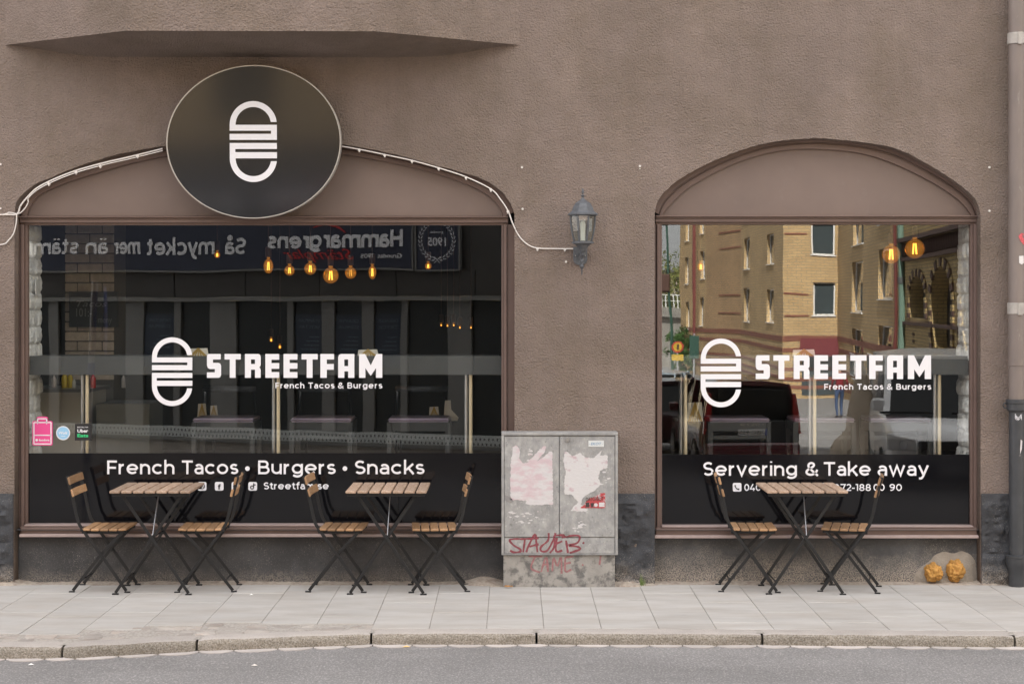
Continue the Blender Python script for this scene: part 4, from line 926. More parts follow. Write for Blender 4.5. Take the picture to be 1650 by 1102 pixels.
strokes('graffiti', [[(852, 896), (874, 896)], [(862, 897), (856, 915), (870, 922)], [(872, 921), (880, 897), (883, 921)], [(874, 910), (884, 908)], [(890, 920), (892, 898), (898, 912), (904, 897), (905, 924)], [(911, 898), (911, 920), (921, 917)], [(911, 908), (920, 906)], [(911, 898), (924, 896)]], graf2, 2.0, .0055, 'faded red spray-painted tag')
strokes('paint_dot', [[(938, 909), (940, 911)]], graf2, 2.0, .0055, 'faded red paint dot'); strokes('paint_drip', [[(968, 895), (966, 910)]], graf2, 2.0, .0055, 'faded red paint drip')
leaf = mat('dry_leaf', (.34, .17, .06), .8, var=.3, vscale=50)
m = MB()
for i in range(10):
    x_, y_ = X(812 + 14 * random.random(), -.2), -.155 - .03 * random.random(); a = random.random() * 6.28; s = random.uniform(.012, .026)
    m.add([(x_ + s * math.cos(a), y_ + s * .5 * math.sin(a), .008), (x_ + s * .4 * math.cos(a + 1.5), y_ + s * .3 * math.sin(a + 1.5), .022), (x_ - s * math.cos(a), y_ - s * .5 * math.sin(a), .010), (x_ + s * .4 * math.cos(a - 1.5), y_ + s * .3 * math.sin(a - 1.5), .014)], [(0, 1, 2, 3)])
tag(m.build('dry_leaves', leaf), 'dry brown leaves gathered at the left foot of the street cabinet', kind='stuff')
m = MB(); grs = mat('weed_green', (.14, .20, .06), .7)
for i in range(26):
    x_, y_ = X(1034, -.03) + random.gauss(0, .010), -.075 + random.gauss(0, .008); h_ = random.uniform(.03, .10); dx_ = random.uniform(-.02, .02)
    m.add([(x_ - .002, y_, 0), (x_ + .002, y_, 0), (x_ + dx_ * .5 + .001, y_ - .004, h_ * .6), (x_ + dx_, y_ - .006, h_)], [(0, 1, 2), (0, 2, 3)])
tag(m.build('weed', grs), 'thin green weed growing at the wall foot right of the street cabinet', 'weed')

# ------------------------------------------------------------------ folding chairs and tables
def flat_path(m, pts, w, th, yc):                          # flat bar bent in the side plane
    vs = []; fs = []
    for i, p in enumerate(pts):
        a, b_ = Vector(pts[max(i - 1, 0)]), Vector(pts[min(i + 1, len(pts) - 1)]); t = (b_ - a).normalized(); nx_, nz_ = -t.y * w / 2, t.x * w / 2
        for (sx_, sy_) in ((1, -1), (-1, -1), (-1, 1), (1, 1)): vs.append((p[0] + nx_ * sx_, yc + sy_ * th / 2, p[1] + nz_ * sx_))
        if i:
            for k_ in range(4): fs.append((4 * i - 4 + k_, 4 * i - 4 + (k_ + 1) % 4, 4 * i + (k_ + 1) % 4, 4 * i + k_))
    n_ = len(pts); fs += [(0, 1, 2, 3)[::-1], tuple(4 * n_ - 4 + k_ for k_ in range(4))]
    m.add(vs, fs)
SEAT = [bpy.data.meshes.new('x')]
def make_chair():                                          # faces +x, origin on the ground under the seat
    t = empty('folding_chair')
    back = [(.185, .012), (.02, .245), (-.118, .435), (-.150, .50), (-.172, .60), (-.196, .70), (-.222, .795)]
    front = [(-.185, .012), (.0, .25), (.165, .425)]
    for s, yo in ((-1, .160), (1, .160)):
        m = MB(); flat_path(m, cr(back, 16), .021, .008, s * .162); m.box(.172, .212, s * .162 - .009, s * .162 + .009, 0, .009); m.build('leg', black_metal, t, bevel=.0015)
        m = MB(); flat_path(m, front, .021, .008, s * .148); m.box(-.212, -.172, s * .148 - .009, s * .148 + .009, 0, .009); m.build('leg', black_metal, t, bevel=.0015)
        m = MB(); m.box(-.125, .178, s * .140 - .004, s * .140 + .004, .402, .420); m.build('seat_rail', black_metal, t, bevel=.001)
        m = MB(); m.tube([(.0155, s * .172, .245), (.0155, s * .138, .245)], .009, 8); m.tube([(-.118, s * .176, .428), (-.118, s * .134, .428)], .011, 8); m.build('bolt', black_metal, t)
    for (x_, z_1) in ((.150, .060), (-.135, .078), (-.118, .425), (.165, .412)):
        MB().tube([(x_, -.155, z_1), (x_, .155, z_1)], .0045, 6).build('stretcher', black_metal, t)
    for i in range(5):
        xc = -.092 + i * .0625
        o = MB().box(-.0275, .0275, -.172, .172, -.0075, .0075).build('seat_slat', slat_wood, t, bevel=.003); o.location = (xc, 0, .429 + (.002 if i in (0, 4) else 0)); o.rotation_euler = (0, R(-3 if i == 4 else 0), 0)
    for (xa, za) in ((-.212, .762), (-.190, .680)):
        m = MB(); n_ = 8; vs = []; fs = []
        for k_ in range(n_ + 1):
            yy_ = -.185 + .37 * k_ / n_; bow = -.016 * (1 - (2 * k_ / n_ - 1) ** 2)
            for (dx_, dz_) in ((.007, -.026), (.007, .026), (-.007, .026), (-.007, -.026)): vs.append((dx_ + bow + .010, yy_, dz_))
            if k_:
                for c in range(4): fs.append((4 * k_ - 4 + c, 4 * k_ - 4 + (c + 1) % 4, 4 * k_ + (c + 1) % 4, 4 * k_ + c))
        fs += [(0, 1, 2, 3)[::-1], tuple(4 * n_ + c for c in range(4))]
        o = m.add(vs, fs).build('back_slat', slat_wood, t, bevel=.003); o.location = (xa, 0, za); o.rotation_euler = (0, R(-14), 0)
    return t
def make_table():
    t = empty('folding_table')
    for i in range(7):
        o = MB().box(-.0345, .0345, -.27, .27, -.009, .009).build('table_slat', table_wood, t, bevel=.0035); o.location = (-.2385 + i * .0795, 0, .704)
    m = MB()
    for y_ in (-.235, .215): m.box(-.262, .262, y_ - .009, y_ + .009, .672, .694)
    m.build('top_rail', black_metal, t, bevel=.0015)
    for s, y_ in ((1, -.205), (-1, -.190), (1, .185), (-1, .170)):
        m = MB(); flat_path(m, [(-s * .205, .685), (s * .25, .012)], .020, .009, y_); m.box(s * .25 - .022, s * .25 + .022, y_ - .009, y_ + .009, 0, .010); m.build('leg', black_metal, t, bevel=.0015)
    for (x_, z_1) in ((.205, .09), (-.205, .09), (.0, .385), (.205, .665), (-.205, .665)):
        MB().tube([(x_, -.2, z_1), (x_, .18, z_1)], .005, 6).build('stretcher', black_metal, t)
    m = MB(); m.bar((.012, -.02, .69), (.004, -.19, .40), .022, .004, (1, 0, 0)); m.build('support_bar', mat('bare_steel_strut', (.36, .37, .40), .4, metal=.6), t)
    return t
chair0, table0 = make_chair(), make_table()
def cpos(pa, pb, yf=-.345): return (X(pa, yf) + X(pb, yf)) / 2
sets = [('left', 117.5, 203, 186, 304, 287, 372.6, [0, 1, 0]), ('middle', 499, 586, 562.8, 683.7, 661.8, 749, [0, -1, 1]), ('right', 1164.6, 1254.7, 1239, 1358, 1332, 1420.6, [0, 0, 0])]
info = {'left': ('at the far left, under the words French Tacos', 'table under the word Tacos, in front of the left end of the window'),
        'middle': ('in front of the word Burgers', 'table under the word Snacks, beside the street cabinet'),
        'right': ('in front of the right-hand window', 'table in front of the right-hand shop window')}
chl = {('left', 0): 'slatted wooden folding chair at the far left, facing the table under the word Tacos',
       ('left', 1): 'slatted wooden folding chair right of the leftmost table, its back towards the word Burgers',
       ('middle', 0): 'slatted wooden folding chair whose back covers part of the web address Streetfam.se',
       ('middle', 1): 'slatted wooden folding chair beside the street cabinet, facing left',
       ('right', 0): 'slatted wooden folding chair under the word Servering, facing right',
       ('right', 1): 'slatted wooden folding chair turned a little outward, its back over the digits under Take away'}
tbl = {'left': 'slatted wooden folding table at the far left, under French Tacos', 'middle': 'slatted wooden folding table left of the street cabinet, under Snacks', 'right': 'slatted wooden folding table before the right-hand window, under Take away'}
first_c, first_t = True, True
for nm, a, b_, c, d_, e, f_, _r in sets:
    for idx, (pa, pb) in enumerate(((a, b_), (e, f_))):
        o = chair0 if first_c else copy_tree(chair0); first_c = False
        o.location = (cpos(pa, pb), -.185, 0); o.rotation_euler = (0, 0, 0 if idx == 0 else math.pi)
        if (nm, idx) == ('right', 1): o.rotation_euler.z = math.pi - R(14); o.location.y = -.20
        if (nm, idx) == ('right', 0): o.rotation_euler.z = R(-3)
        if (nm, idx) == ('left', 1): o.rotation_euler.z = math.pi + R(2)
        if (nm, idx) == ('middle', 1): o.rotation_euler.z = math.pi + R(4)
        if (nm, idx) == ('middle', 0): o.rotation_euler.z = R(-2)
        tag(o, chl[(nm, idx)], 'chair', 'folding chairs set out in front of the shop')
    o = table0 if first_t else copy_tree(table0); first_t = False
    o.location = (cpos(c, d_, -.43), -.235, 0)
    tag(o, tbl[nm], 'table', 'folding tables set out in front of the shop')

# ------------------------------------------------------------------ inside the shop
for W, lab in ((W1, 'charcoal window bar along the left shop window, seen through the glass'), (W2, 'charcoal window bar along the right shop window, seen through the glass')):
    t = empty('window_bar', (0, 0, 0), label=lab, cat='bar counter', group='window bars behind the shop glass'); y_ = .175
    a, b_ = X(W['gl'][0] - 2, y_), X(W['gl'][1] + 2, y_)
    m = MB(); m.box(a, b_, y_, .20, Z(604, y_), Z(573.5, y_)); m.build('apron_board', barboard, t, bevel=.002)
    m = MB(); m.box(a + .03, b_ - .03, .203, .62, Z(573.5, y_) - .03, Z(573.5, y_) - .004); m.build('counter_top', barboard, t)
    for p in ((138, 446, 756) if W is W1 else (1102, 1310, 1511)):
        m = MB(); m.tube([(X(p + 2.5, .24), .24, .43), (X(p + 2.5, .24), .24, Z(600, .24))], .014, 10); m.build('post', brass, t, smooth=True)
        m = MB(); m.tube([(X(p - 4.5, .27), .27, .43), (X(p - 4.5, .27), .27, Z(600, .27))], .016, 10); m.build('post', steel, t, smooth=True)
def make_stool():
    t = empty('bar_stool'); w_, d_ = .215, .17; zt = .68
    m = MB(); m.box(-.232, .232, -.19, .19, zt, zt + .028); m.build('cushion', lilac, t, bevel=.018, segs=3, smooth=True)
    for sx_ in (-1, 1):
        for sy_ in (-1, 1): MB().box(sx_ * w_ - .017, sx_ * w_ + .017, sy_ * d_ - .017, sy_ * d_ + .017, 0, zt - .001).build('leg', greywood, t)
    m = MB()
    for sy_ in (-1, 1): m.box(-w_ + .018, w_ - .018, sy_ * d_ - .010, sy_ * d_ + .010, zt - .066, zt - .003)
    for sx_ in (-1, 1): m.box(sx_ * w_ - .010, sx_ * w_ + .010, -d_ + .018, d_ - .018, zt - .066, zt - .003)
    m.build('seat_frame', greywood, t)
    for z_1 in (zt - .125,):
        for sy_ in (-1, 1): MB().box(-w_ + .018, w_ - .018, sy_ * d_ - .008, sy_ * d_ + .008, z_1, z_1 + .026).build('stretcher', greywood, t)
    return t
st0 = make_stool(); firsts = True
for p, lab in ((359, 'lilac-topped bar stool behind the left window, nearest the burger mark'), (517, 'lilac-topped bar stool in the middle of the left window'), (674, 'lilac-topped bar stool at the right end of the left window'),
               (1192, 'lilac-topped bar stool under the burger mark of the right window'), (1329, 'lilac-topped bar stool in the middle of the right window'), (1452, 'lilac-topped bar stool at the right end of the right window')):
    o = st0 if firsts else copy_tree(st0); firsts = False; o.location = (X(p, .55), .74, .421); tag(o, lab, 'stool', 'lilac bar stools behind the windows')
# patterned paper-roll holders
leafp = mat('cream_card', (.62, .59, .52), .6); goldp = mat('gold_leaf_print', (.45, .30, .08), .4, metal=.3)
def holder(px0, px1, py0, py1, y_, lab, tri=True):
    o = empty('card_holder', (0, 0, 0), label=lab, cat='menu holder'); a, b_, c, d_ = X(px0, y_), X(px1, y_), Z(py1, y_), Z(py0, y_)
    m = MB(); m.prism([(a, c), (b_, c), (b_ - .01, d_), (a + .006, d_ - .004)], y_, y_ + .02); m.build('card', leafp, o)
    if tri:
        m = MB(); mx_, h_ = (a + b_) / 2, (d_ - c); w_ = (b_ - a)
        for k_ in range(5):
            x1 = mx_ + (k_ - 2) * w_ * .16; m.bar((x1, y_ - .002, c), (mx_ + (k_ - 2) * w_ * .03, y_ - .002, c + h_ * (.95 - abs(k_ - 2) * .12)), w_ * .055, .002, (0, 1, 0))
        m.bar((mx_ - w_ * .42, y_ - .003, c), (mx_, y_ - .003, d_), w_ * .06, .002, (0, 1, 0)); m.bar((mx_ + w_ * .42, y_ - .003, c), (mx_, y_ - .003, d_), w_ * .06, .002, (0, 1, 0)); m.build('leaf_print', goldp, o)
    return o
holder(303, 336, 561, 574.5, .21, 'white card holder with a gold leaf print on the bar, right of the burger mark'); holder(576, 610, 563, 574.5, .21, 'white card holder with gold leaf print on the bar, above the letter M')
holder(1277, 1314, 563, 574.5, .21, 'white card holder on the bar of the right window, above the letter R')
holder(318, 333, 650, 674, .95, 'gold striped card standing behind the first stool of the left window, the left of two'); holder(338, 351, 653, 673, .95, 'gold striped card standing behind the first stool of the left window, the right of two')
holder(691, 708, 655, 673, .95, 'gold striped card standing behind the stool at the right end of the left window'); holder(1107, 1133, 648, 679, .50, 'white card holder with gold leaf print beside the first brass post of the right window')
m = MB(); y_ = .9; m.prism([(X(p[0], y_), Z(p[1], y_)) for p in [(717, 645), (726, 645), (727, 660), (739, 673), (737, 678), (722, 678), (715, 672)]], y_, y_ + .02); tag(m.build('folded_paper', leafp), 'folded white paper sheet standing behind the rightmost stool of the left window', 'paper')
# dining chairs with curved chrome backs, farther in
def make_dchair():
    t = empty('dining_chair'); m = MB()
    for s in (-1, 1):
        m.tube([(s * .20, .02, 0), (s * .21, .0, .45), (s * .20, -.03, .85)], .011, 6)
        m.tube([(s * .20, .40, 0), (s * .20, .38, .45)], .011, 6)
    m.build('frame', chrome, t)
    m = MB(); m.box(-.21, .21, -.0, .40, .44, .48); m.build('seat', mat('black_seat_' + str(random.random())[:4], (.02, .02, .02), .5), t, bevel=.01)
    m = MB(); m.tube([(-.21 + .42 * i / 8, -.03 - .035 * (1 - (i / 4 - 1) ** 2), .86) for i in range(9)], .026, 8); m.build('back_rail', chrome, t, smooth=True)
    return t
dc0 = make_dchair(); f_ = True
for p, lab in ((371, 'chrome-backed dining chair in the shop, below the letters TR'), (524, 'chrome-backed dining chair in the shop, below the letters TF'), (680, 'chrome-backed dining chair in the shop, right of the lettering')):
    o = dc0 if f_ else copy_tree(dc0); f_ = False; o.location = (X(p, 1.9), 1.9, .421); tag(o, lab, 'chair', 'chrome-backed dining chairs inside the shop')
# serving counter with bottles
cnt = mat('pale_counter_panel', (.56, .52, .46), .5); m = MB(); y_ = .80
t = empty('serving_counter', label='pale serving counter at the left end of the shop interior', cat='counter')
MB().box(X(40, y_), X(140, y_), y_, y_ + .6, .421, Z(632, y_)).build('front_panel', cnt, t); MB().box(X(38, y_), X(146, y_), y_ - .02, y_ + .62, Z(632, y_) + .001, Z(627, y_)).build('counter_top', mat('stone_top', (.18, .18, .18), .3), t)
MB().box(X(150, y_), X(236, y_), y_ + .1, y_ + .6, .421, Z(652, y_)).build('side_unit', mat('grey_unit', (.20, .205, .20), .5), t)
def bottle(px_, w_, top, col, lab, y_=.98):
    u_ = (D + y_) / F; zb_ = Z(627, .80) + .001; zt_ = Z(top, y_); h_ = zt_ - zb_
    t = empty('bottle', (X(px_, y_), y_, zb_), label=lab, cat='bottle', group='bottles on the serving counter')
    MB().lathe([(w_ * u_ / 2, 0), (w_ * u_ / 2, h_ * .68), (w_ * u_ * .22, h_ * .86), (w_ * u_ * .2, h_ * .9)], n=10).build('bottle_body', mat('bottle_' + str(px_), col, .3), t, smooth=True)
    MB().lathe([(w_ * u_ * .22, h_ * .9), (w_ * u_ * .12, h_)], n=8).build('cap', mat('cap_' + str(px_), tuple(c * .6 for c in col), .4), t)
for a in ((87, 8, 604, (.45, .36, .30), 'slim pale bottle on the counter, leftmost'), (104, 10, 600, (.62, .42, .01), 'yellow squeeze bottle on the counter, left of two'), (113, 8, 600, (.60, .42, .01), 'yellow squeeze bottle on the counter, right of two'),
          (119, 6, 610, (.6, .55, .45), 'small cream bottle on the counter beside the yellow ones'), (150, 9, 602, (.55, .03, .02), 'red squeeze bottle right of the brass post'), (199, 7, 603, (.35, .31, .28), 'pale jar-like bottle farther right on the counter')):
    bottle(*a)
# brick pillar with blackboard, in the room behind the left end of the window
pill_b = mat('beige_interior_brick', (.52, .44, .37), .8, var=.15, vscale=20, bump=.6, bscale=60, bdist=.004, rnd=.12)
t = empty('brick_pillar', label='beige brick pillar inside the shop with a blackboard hung on it', cat='pillar'); y_ = 1.6
a, b_ = X(104, y_), X(184, y_); MB().box(a + .01, b_ - .01, y_ + .01, y_ + .45, .421, 3.549).build('core', mat('mortar', (.14, .13, .12), .9), t)
z0 = .43; r = 0; meb = None
while z0 < 3.45:
    x_ = a + (-.10 if r % 2 else 0)
    while x_ < b_ - .01:
        x1, x2 = max(x_, a), min(x_ + .20, b_)
        if x2 - x1 > .03 and z0 > 1.3: MB().box(x1 + .004, x2 - .004, y_ - random.uniform(0, .004), y_ + .02, z0, z0 + .068).build('brick', pill_b, t, bevel=.004)
        x_ += .20
    z0 += .078; r += 1
t = empty('blackboard', label='blackboard with chalk writing on the brick pillar inside', cat='blackboard')
m = MB(); m.box(X(112, y_ - .03), X(190, y_ - .03), y_ - .04, y_ - .006, Z(527, y_), Z(470, y_)); m.build('board', mat('slate', (.02, .022, .022), .5), t)
m = MB(); text_mb(m, 'Tacos', X(125, y_), X(175, y_), Z(494, y_), .045, y_ - .041, off=0, shear=.3); text_mb(m, '101:-', X(125, y_), X(150, y_), Z(510, y_), .065, y_ - .041, off=0); text_mb(m, 'meny', X(160, y_), X(182, y_), Z(520, y_), .05, y_ - .041, off=0); m.build('chalk_writing', mat('chalk', (.20, .20, .20), .9), t)
# wall sockets on the left reveal
m = MB(); m.box(LX(43) + .034, LX(43) + .042, .24, .34, Z(475, .3), Z(450, .3)); tag(m.build('wall_thermostat', mat('socket_white', (.75, .74, .72), .4)), 'small white framed card on the white stone beside the left window', 'card')
# pendant bulbs
fil = emis('glowing_filament', (1, .52, .13), .75); sock = mat('brown_bulb_socket', (.10, .055, .045), .5); amber = bpy.data.materials.new('amber_glass'); amber.use_nodes = True
nt = amber.node_tree; N, L = nt.nodes, nt.links; N.remove(N['Principled BSDF']); tr_ = N.new('ShaderNodeBsdfTransparent'); tr_.inputs[0].default_value = (1, .78, .42, 1); gl_ = N.new('ShaderNodeBsdfGlossy'); gl_.inputs['Color'].default_value = (1, .75, .4, 1); gl_.inputs['Roughness'].default_value = .05
fr_ = N.new('ShaderNodeLayerWeight'); fr_.inputs['Blend'].default_value = .35; mx_ = N.new('ShaderNodeMixShader'); em_ = N.new('ShaderNodeEmission'); em_.inputs['Color'].default_value = (1, .42, .07, 1); em_.inputs['Strength'].default_value = .045; ad_ = N.new('ShaderNodeAddShader'); L.new(tr_.outputs[0], ad_.inputs[0]); L.new(em_.outputs[0], ad_.inputs[1]); L.new(fr_.outputs['Facing'], mx_.inputs[0]); L.new(ad_.outputs[0], mx_.inputs[1]); L.new(gl_.outputs[0], mx_.inputs[2]); L.new(mx_.outputs[0], N['Material Output'].inputs['Surface'])
def bulb(px_, py_, rp, lab, y_=1.1, long=1.0, on=True, cordtop=3.549, group='filament bulbs hanging in the shop'):
    u_ = (D + y_) / F; r_ = rp * u_; t = empty('pendant_bulb', (X(px_, y_), y_, Z(py_, y_)), label=lab, cat='light bulb', group=group)
    MB().tube([(0, 0, r_ * long + .09), (0, 0, cordtop - Z(py_, y_))], .004, 6).build('cord', sock, t)
    MB().lathe([(.021, r_ * long + .012), (.023, r_ * long + .02), (.023, r_ * long + .085), (.012, r_ * long + .095)], n=10).build('socket', sock, t)
    pr = [(r_ * math.sin(a), -r_ * long * math.cos(a)) for a in [math.pi * k_ / 12 for k_ in range(12)]]; pr = [(max(x_, .0005), z_1) for x_, z_1 in pr] + [(.018, r_ * long + .015)]
    MB().lathe(pr, n=16).build('globe', amber, t, smooth=True)
    m = MB(); h_ = r_ * long * .55
    for s in (-1, 1): m.tube([(s * r_ * .18, 0, -h_), (s * r_ * .10, 0, h_)], max(.0035, r_ * .09), 5)
    m.build('filament', fil if on else chrome, t)
for a in ((350, 411, 5, 'small lit bulb hanging alone at the left, under the reflected banner', 2.6), (432.5, 429, 8, 'long lit bulb, first from the left of the cluster', 1.1, 1.5), (466.5, 436, 8.5, 'round lit bulb, second from the left of the cluster'), (500, 433, 10, 'round lit bulb, third from the left of the cluster'),
          (533, 444, 13, 'large round lit bulb, the lowest of the cluster'), (565, 440, 9.5, 'dim bulb of the cluster, right of the largest'), (600, 439, 6.5, 'slim lit bulb at the right end of the cluster', 1.1, 1.7), (690, 429, 5.5, 'small lit bulb hanging alone under the wreath emblem', 2.0),
          (1129, 430, 6, 'lit bulb at the left side of the right window', 1.6, 1.2), (1436, 410, 15, 'large lit globe bulb in the right window, left of two', 1.2), (1474, 401, 16, 'large lit globe bulb in the right window, right of two', 1.0)):
    bulb(*a, on=(a[0] != 565))
for px_, py_, lab in ((437, 548, 'tiny far bulb above the letters, left of two'), (451, 559, 'tiny far bulb above the letters, right of two'), (711, 524, 'first tiny far bulb of the row at the right'), (721, 525, 'second tiny far bulb of the row at the right'), (731, 524, 'third tiny far bulb of the row at the right'), (741, 528, 'fourth tiny far bulb of the row at the right'), (759, 528, 'last tiny far bulb of the row at the right')):
    bulb(px_, py_, 3.2 if px_ < 500 else 1.8, lab, y_=4.6, group='tiny far bulbs deep in the shop')
# ================================================================== across the street (seen mirrored in the glass)
def front_frame(P, Q):                                    # local X runs along the front from P to Q, outward is local -Y
    d = Vector((Q[0] - P[0], Q[1] - P[1], 0)).normalized(); nrm = Vector((-d.y, d.x, 0))
    M = Matrix(((d.x, nrm.x, 0, P[0]), (d.y, nrm.y, 0, P[1]), (0, 0, 1, 0), (0, 0, 0, 1))); return M
class Front:
    def __init__(s, P, Q): s.P = Vector((P[0], P[1])); s.Q = Vector((Q[0], Q[1])); s.M = front_frame(P, Q); s.L = (s.Q - s.P).length
    def hit(s, px_, py_=HY):                              # photo pixel -> (u along the front, z)
        a = (px_ - CX) / F; d = (s.Q - s.P).normalized()
        # (a*t, MY - t) = P + u*d
        # a*t - u*dx = Px ; -t - u*dy = Py - MY
        det = a * (-d.y) - (-d.x) * (-1); t = (s.P.x * (-d.y) - (-d.x) * (s.P.y - MY)) / det; u_ = (a * (s.P.y - MY) - (-1) * s.P.x) / det
        return u_, H - (py_ - HY) * t / F
    def rect(s, px0, px1, py0, py1):
        u0, za = s.hit(px0, py1); u1, zb = s.hit(px1, py0); u0b, zc = s.hit(px1, py1)
        pm = (px0 + px1) / 2; _, z0_ = s.hit(pm, py1); _, z1_ = s.hit(pm, py0); return min(u0, u1), max(u0, u1), min(z0_, z1_), max(z0_, z1_)
def brick_mat(name, c1, c2, mortar, sc=1.0, rough=.85):
    m = bpy.data.materials.new(name); m.use_nodes = True; nt = m.node_tree; N, L = nt.nodes, nt.links; b = N['Principled BSDF']; b.inputs['Roughness'].default_value = rough
    tc = N.new('ShaderNodeTexCoord'); sp = N.new('ShaderNodeSeparateXYZ'); cb_ = N.new('ShaderNodeCombineXYZ'); L.new(tc.outputs['Object'], sp.inputs[0])
    av = N.new('ShaderNodeMath'); av.operation = 'ADD'; L.new(sp.outputs['X'], av.inputs[0]); L.new(sp.outputs['Y'], av.inputs[1]); L.new(av.outputs[0], cb_.inputs['X']); L.new(sp.outputs['Z'], cb_.inputs['Y'])
    br = N.new('ShaderNodeTexBrick'); L.new(cb_.outputs[0], br.inputs['Vector']); br.inputs['Scale'].default_value = sc
    br.inputs['Brick Width'].default_value = .26; br.inputs['Row Height'].default_value = .085; br.inputs['Mortar Size'].default_value = .010; br.inputs['Bias'].default_value = -.1
    br.inputs['Color1'].default_value = (*c1, 1); br.inputs['Color2'].default_value = (*c2, 1); br.inputs['Mortar'].default_value = (*mortar, 1)
    nz_ = N.new('ShaderNodeTexNoise'); nz_.inputs['Scale'].default_value = .35; nz_.inputs['Detail'].default_value = 4; L.new(tc.outputs['Object'], nz_.inputs['Vector'])
    mr = N.new('ShaderNodeMapRange'); mr.inputs['From Min'].default_value = .3; mr.inputs['From Max'].default_value = .7; mr.inputs['To Min'].default_value = .85; mr.inputs['To Max'].default_value = 1.12; L.new(nz_.outputs['Fac'], mr.inputs['Value'])
    hs = N.new('ShaderNodeHueSaturation'); L.new(br.outputs['Color'], hs.inputs['Color']); L.new(mr.outputs['Result'], hs.inputs['Value']); L.new(hs.outputs['Color'], b.inputs['Base Color'])
    return m
ybrick = brick_mat('yellow_brick', (.56, .385, .185), (.45, .30, .14), (.30, .24, .17), sc=.62)
obrick = brick_mat('ochre_brick', (.46, .295, .15), (.38, .24, .12), (.27, .20, .14), sc=.62)
bbrick = brick_mat('brown_brick', (.52, .385, .22), (.44, .32, .18), (.3, .24, .17))
redband = mat('red_brick_band', (.23, .09, .062), .85, var=.15, vscale=3)
dark_glass = mat('dark_window_glass', (.06, .075, .08), .06, spec=.8)
white_paint = mat('white_window_paint', (.72, .72, .72), .4)
dk_metal = mat('dark_metal_trim', (.10, .10, .10), .5)
lite_pil = mat('pale_grey_pilaster', (.21, .208, .198), .7, var=.08, vscale=2)
navy = mat('navy_banner', (.012, .018, .045), .5); letw = mat('banner_white', (.85, .85, .87), .6); letr = mat('banner_red', (.60, .03, .03), .6)
fascia = mat('dark_fascia_panel', (.060, .056, .052), .7, var=.15, vscale=1.5)
far_pane = mat('dull_dark_shop_glass', (.035, .04, .042), .35, spec=.2)
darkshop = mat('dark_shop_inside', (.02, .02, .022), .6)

# ------------------------------------------------------------------ the stamp shop opposite
hA = Front((.75, -15.45), (-15.5, -21.9)); hb = empty('stamp_shop_building', label='dark shopfront building opposite with a long navy banner, mirrored in the left window', cat='building'); hb.matrix_world = hA.M
hz = -1.25
def hr(px0, px1, py0, py1): return hA.rect(px0, px1, py0, py1)
_, zl = hA.hit(500, 483); _, zb0 = hA.hit(400, 437); _, zpl = hA.hit(450, 703)
zban = 2.55; zban1 = 3.42
uw = []                                                    # shop bays
b = MB()
zhead = zl - .02; zplinth = hA.hit(450, 692)[1]
# local u grows leftwards in the photograph: pilasters between bays
pil_px = [(820, 800), (760, 722), (657, 647), (603, 584), (539, 519), (474, 464), (382, 340), (291, 280), (231, 203), (95, 80), (-60, -120)]
us = sorted([tuple(sorted((hA.hit(a, 0)[0], hA.hit(c, 0)[0]))) for a, c in pil_px[1:]])
MB().box(0, hA.L, 0, .3, hz - 2, zplinth - .18).build('plinth', mat('stained_concrete_plinth', (.40, .36, .32), .9, var=.25, vscale=2, bump=.5, bscale=12, bdist=.02), hb)
vent = mat('perforated_vent_strip', (.40, .42, .40), .6); nt = vent.node_tree; N, L = nt.nodes, nt.links
tc = N.new('ShaderNodeTexCoord'); sp = N.new('ShaderNodeSeparateXYZ'); cb_ = N.new('ShaderNodeCombineXYZ'); L.new(tc.outputs['Object'], sp.inputs[0]); L.new(sp.outputs['X'], cb_.inputs['X']); L.new(sp.outputs['Z'], cb_.inputs['Y'])
br = N.new('ShaderNodeTexBrick'); L.new(cb_.outputs[0], br.inputs['Vector']); br.inputs['Scale'].default_value = 1; br.inputs['Brick Width'].default_value = .075; br.inputs['Row Height'].default_value = .085; br.inputs['Mortar Size'].default_value = .024
br.inputs['Color1'].default_value = (.03, .03, .03, 1); br.inputs['Color2'].default_value = (.03, .03, .03, 1); br.inputs['Mortar'].default_value = (.60, .62, .60, 1); L.new(br.outputs['Color'], N['Principled BSDF'].inputs['Base Color'])
MB().box(.05, hA.L, -.03, .28, zplinth - .18 + .002, zplinth).build('vent_strip', vent, hb)
MB().box(0, hA.L, -.06, .3, zplinth - .24, zplinth - .185).build('sill', lite_pil, hb)
MB().box(1.0, hA.L, .9, 1.0, zplinth, zhead).build('shop_back_wall', darkshop, hb)
for i, (a, c) in enumerate(us): MB().box(a, c, -.02, .25, zplinth + .002, zhead).build('pilaster', lite_pil, hb)
edges = [0.9] + [e for p in us for e in p] + [hA.L]
for i in range(0, len(edges) - 1, 2):
    a, c = edges[i], edges[i + 1]
    if c - a < .15: continue
    g = MB().box(a + .01, c - .01, .04, .06, zplinth + .003, zhead).build('window', far_pane, hb)
MB().box(-.01, hA.L, -.12, .3, zhead + .001, zhead + .07).build('ledge', lite_pil, hb)
nf = 12
for i in range(nf): MB().box(hA.L * i / nf + .01, hA.L * (i + 1) / nf - .01, -.03 , .3, zhead + .072, zban - .03).build('fascia_panel', fascia, hb)
MB().box(0, hA.L, 0, .3, zban - .029, 4.0).build('fascia_wall', fascia, hb)
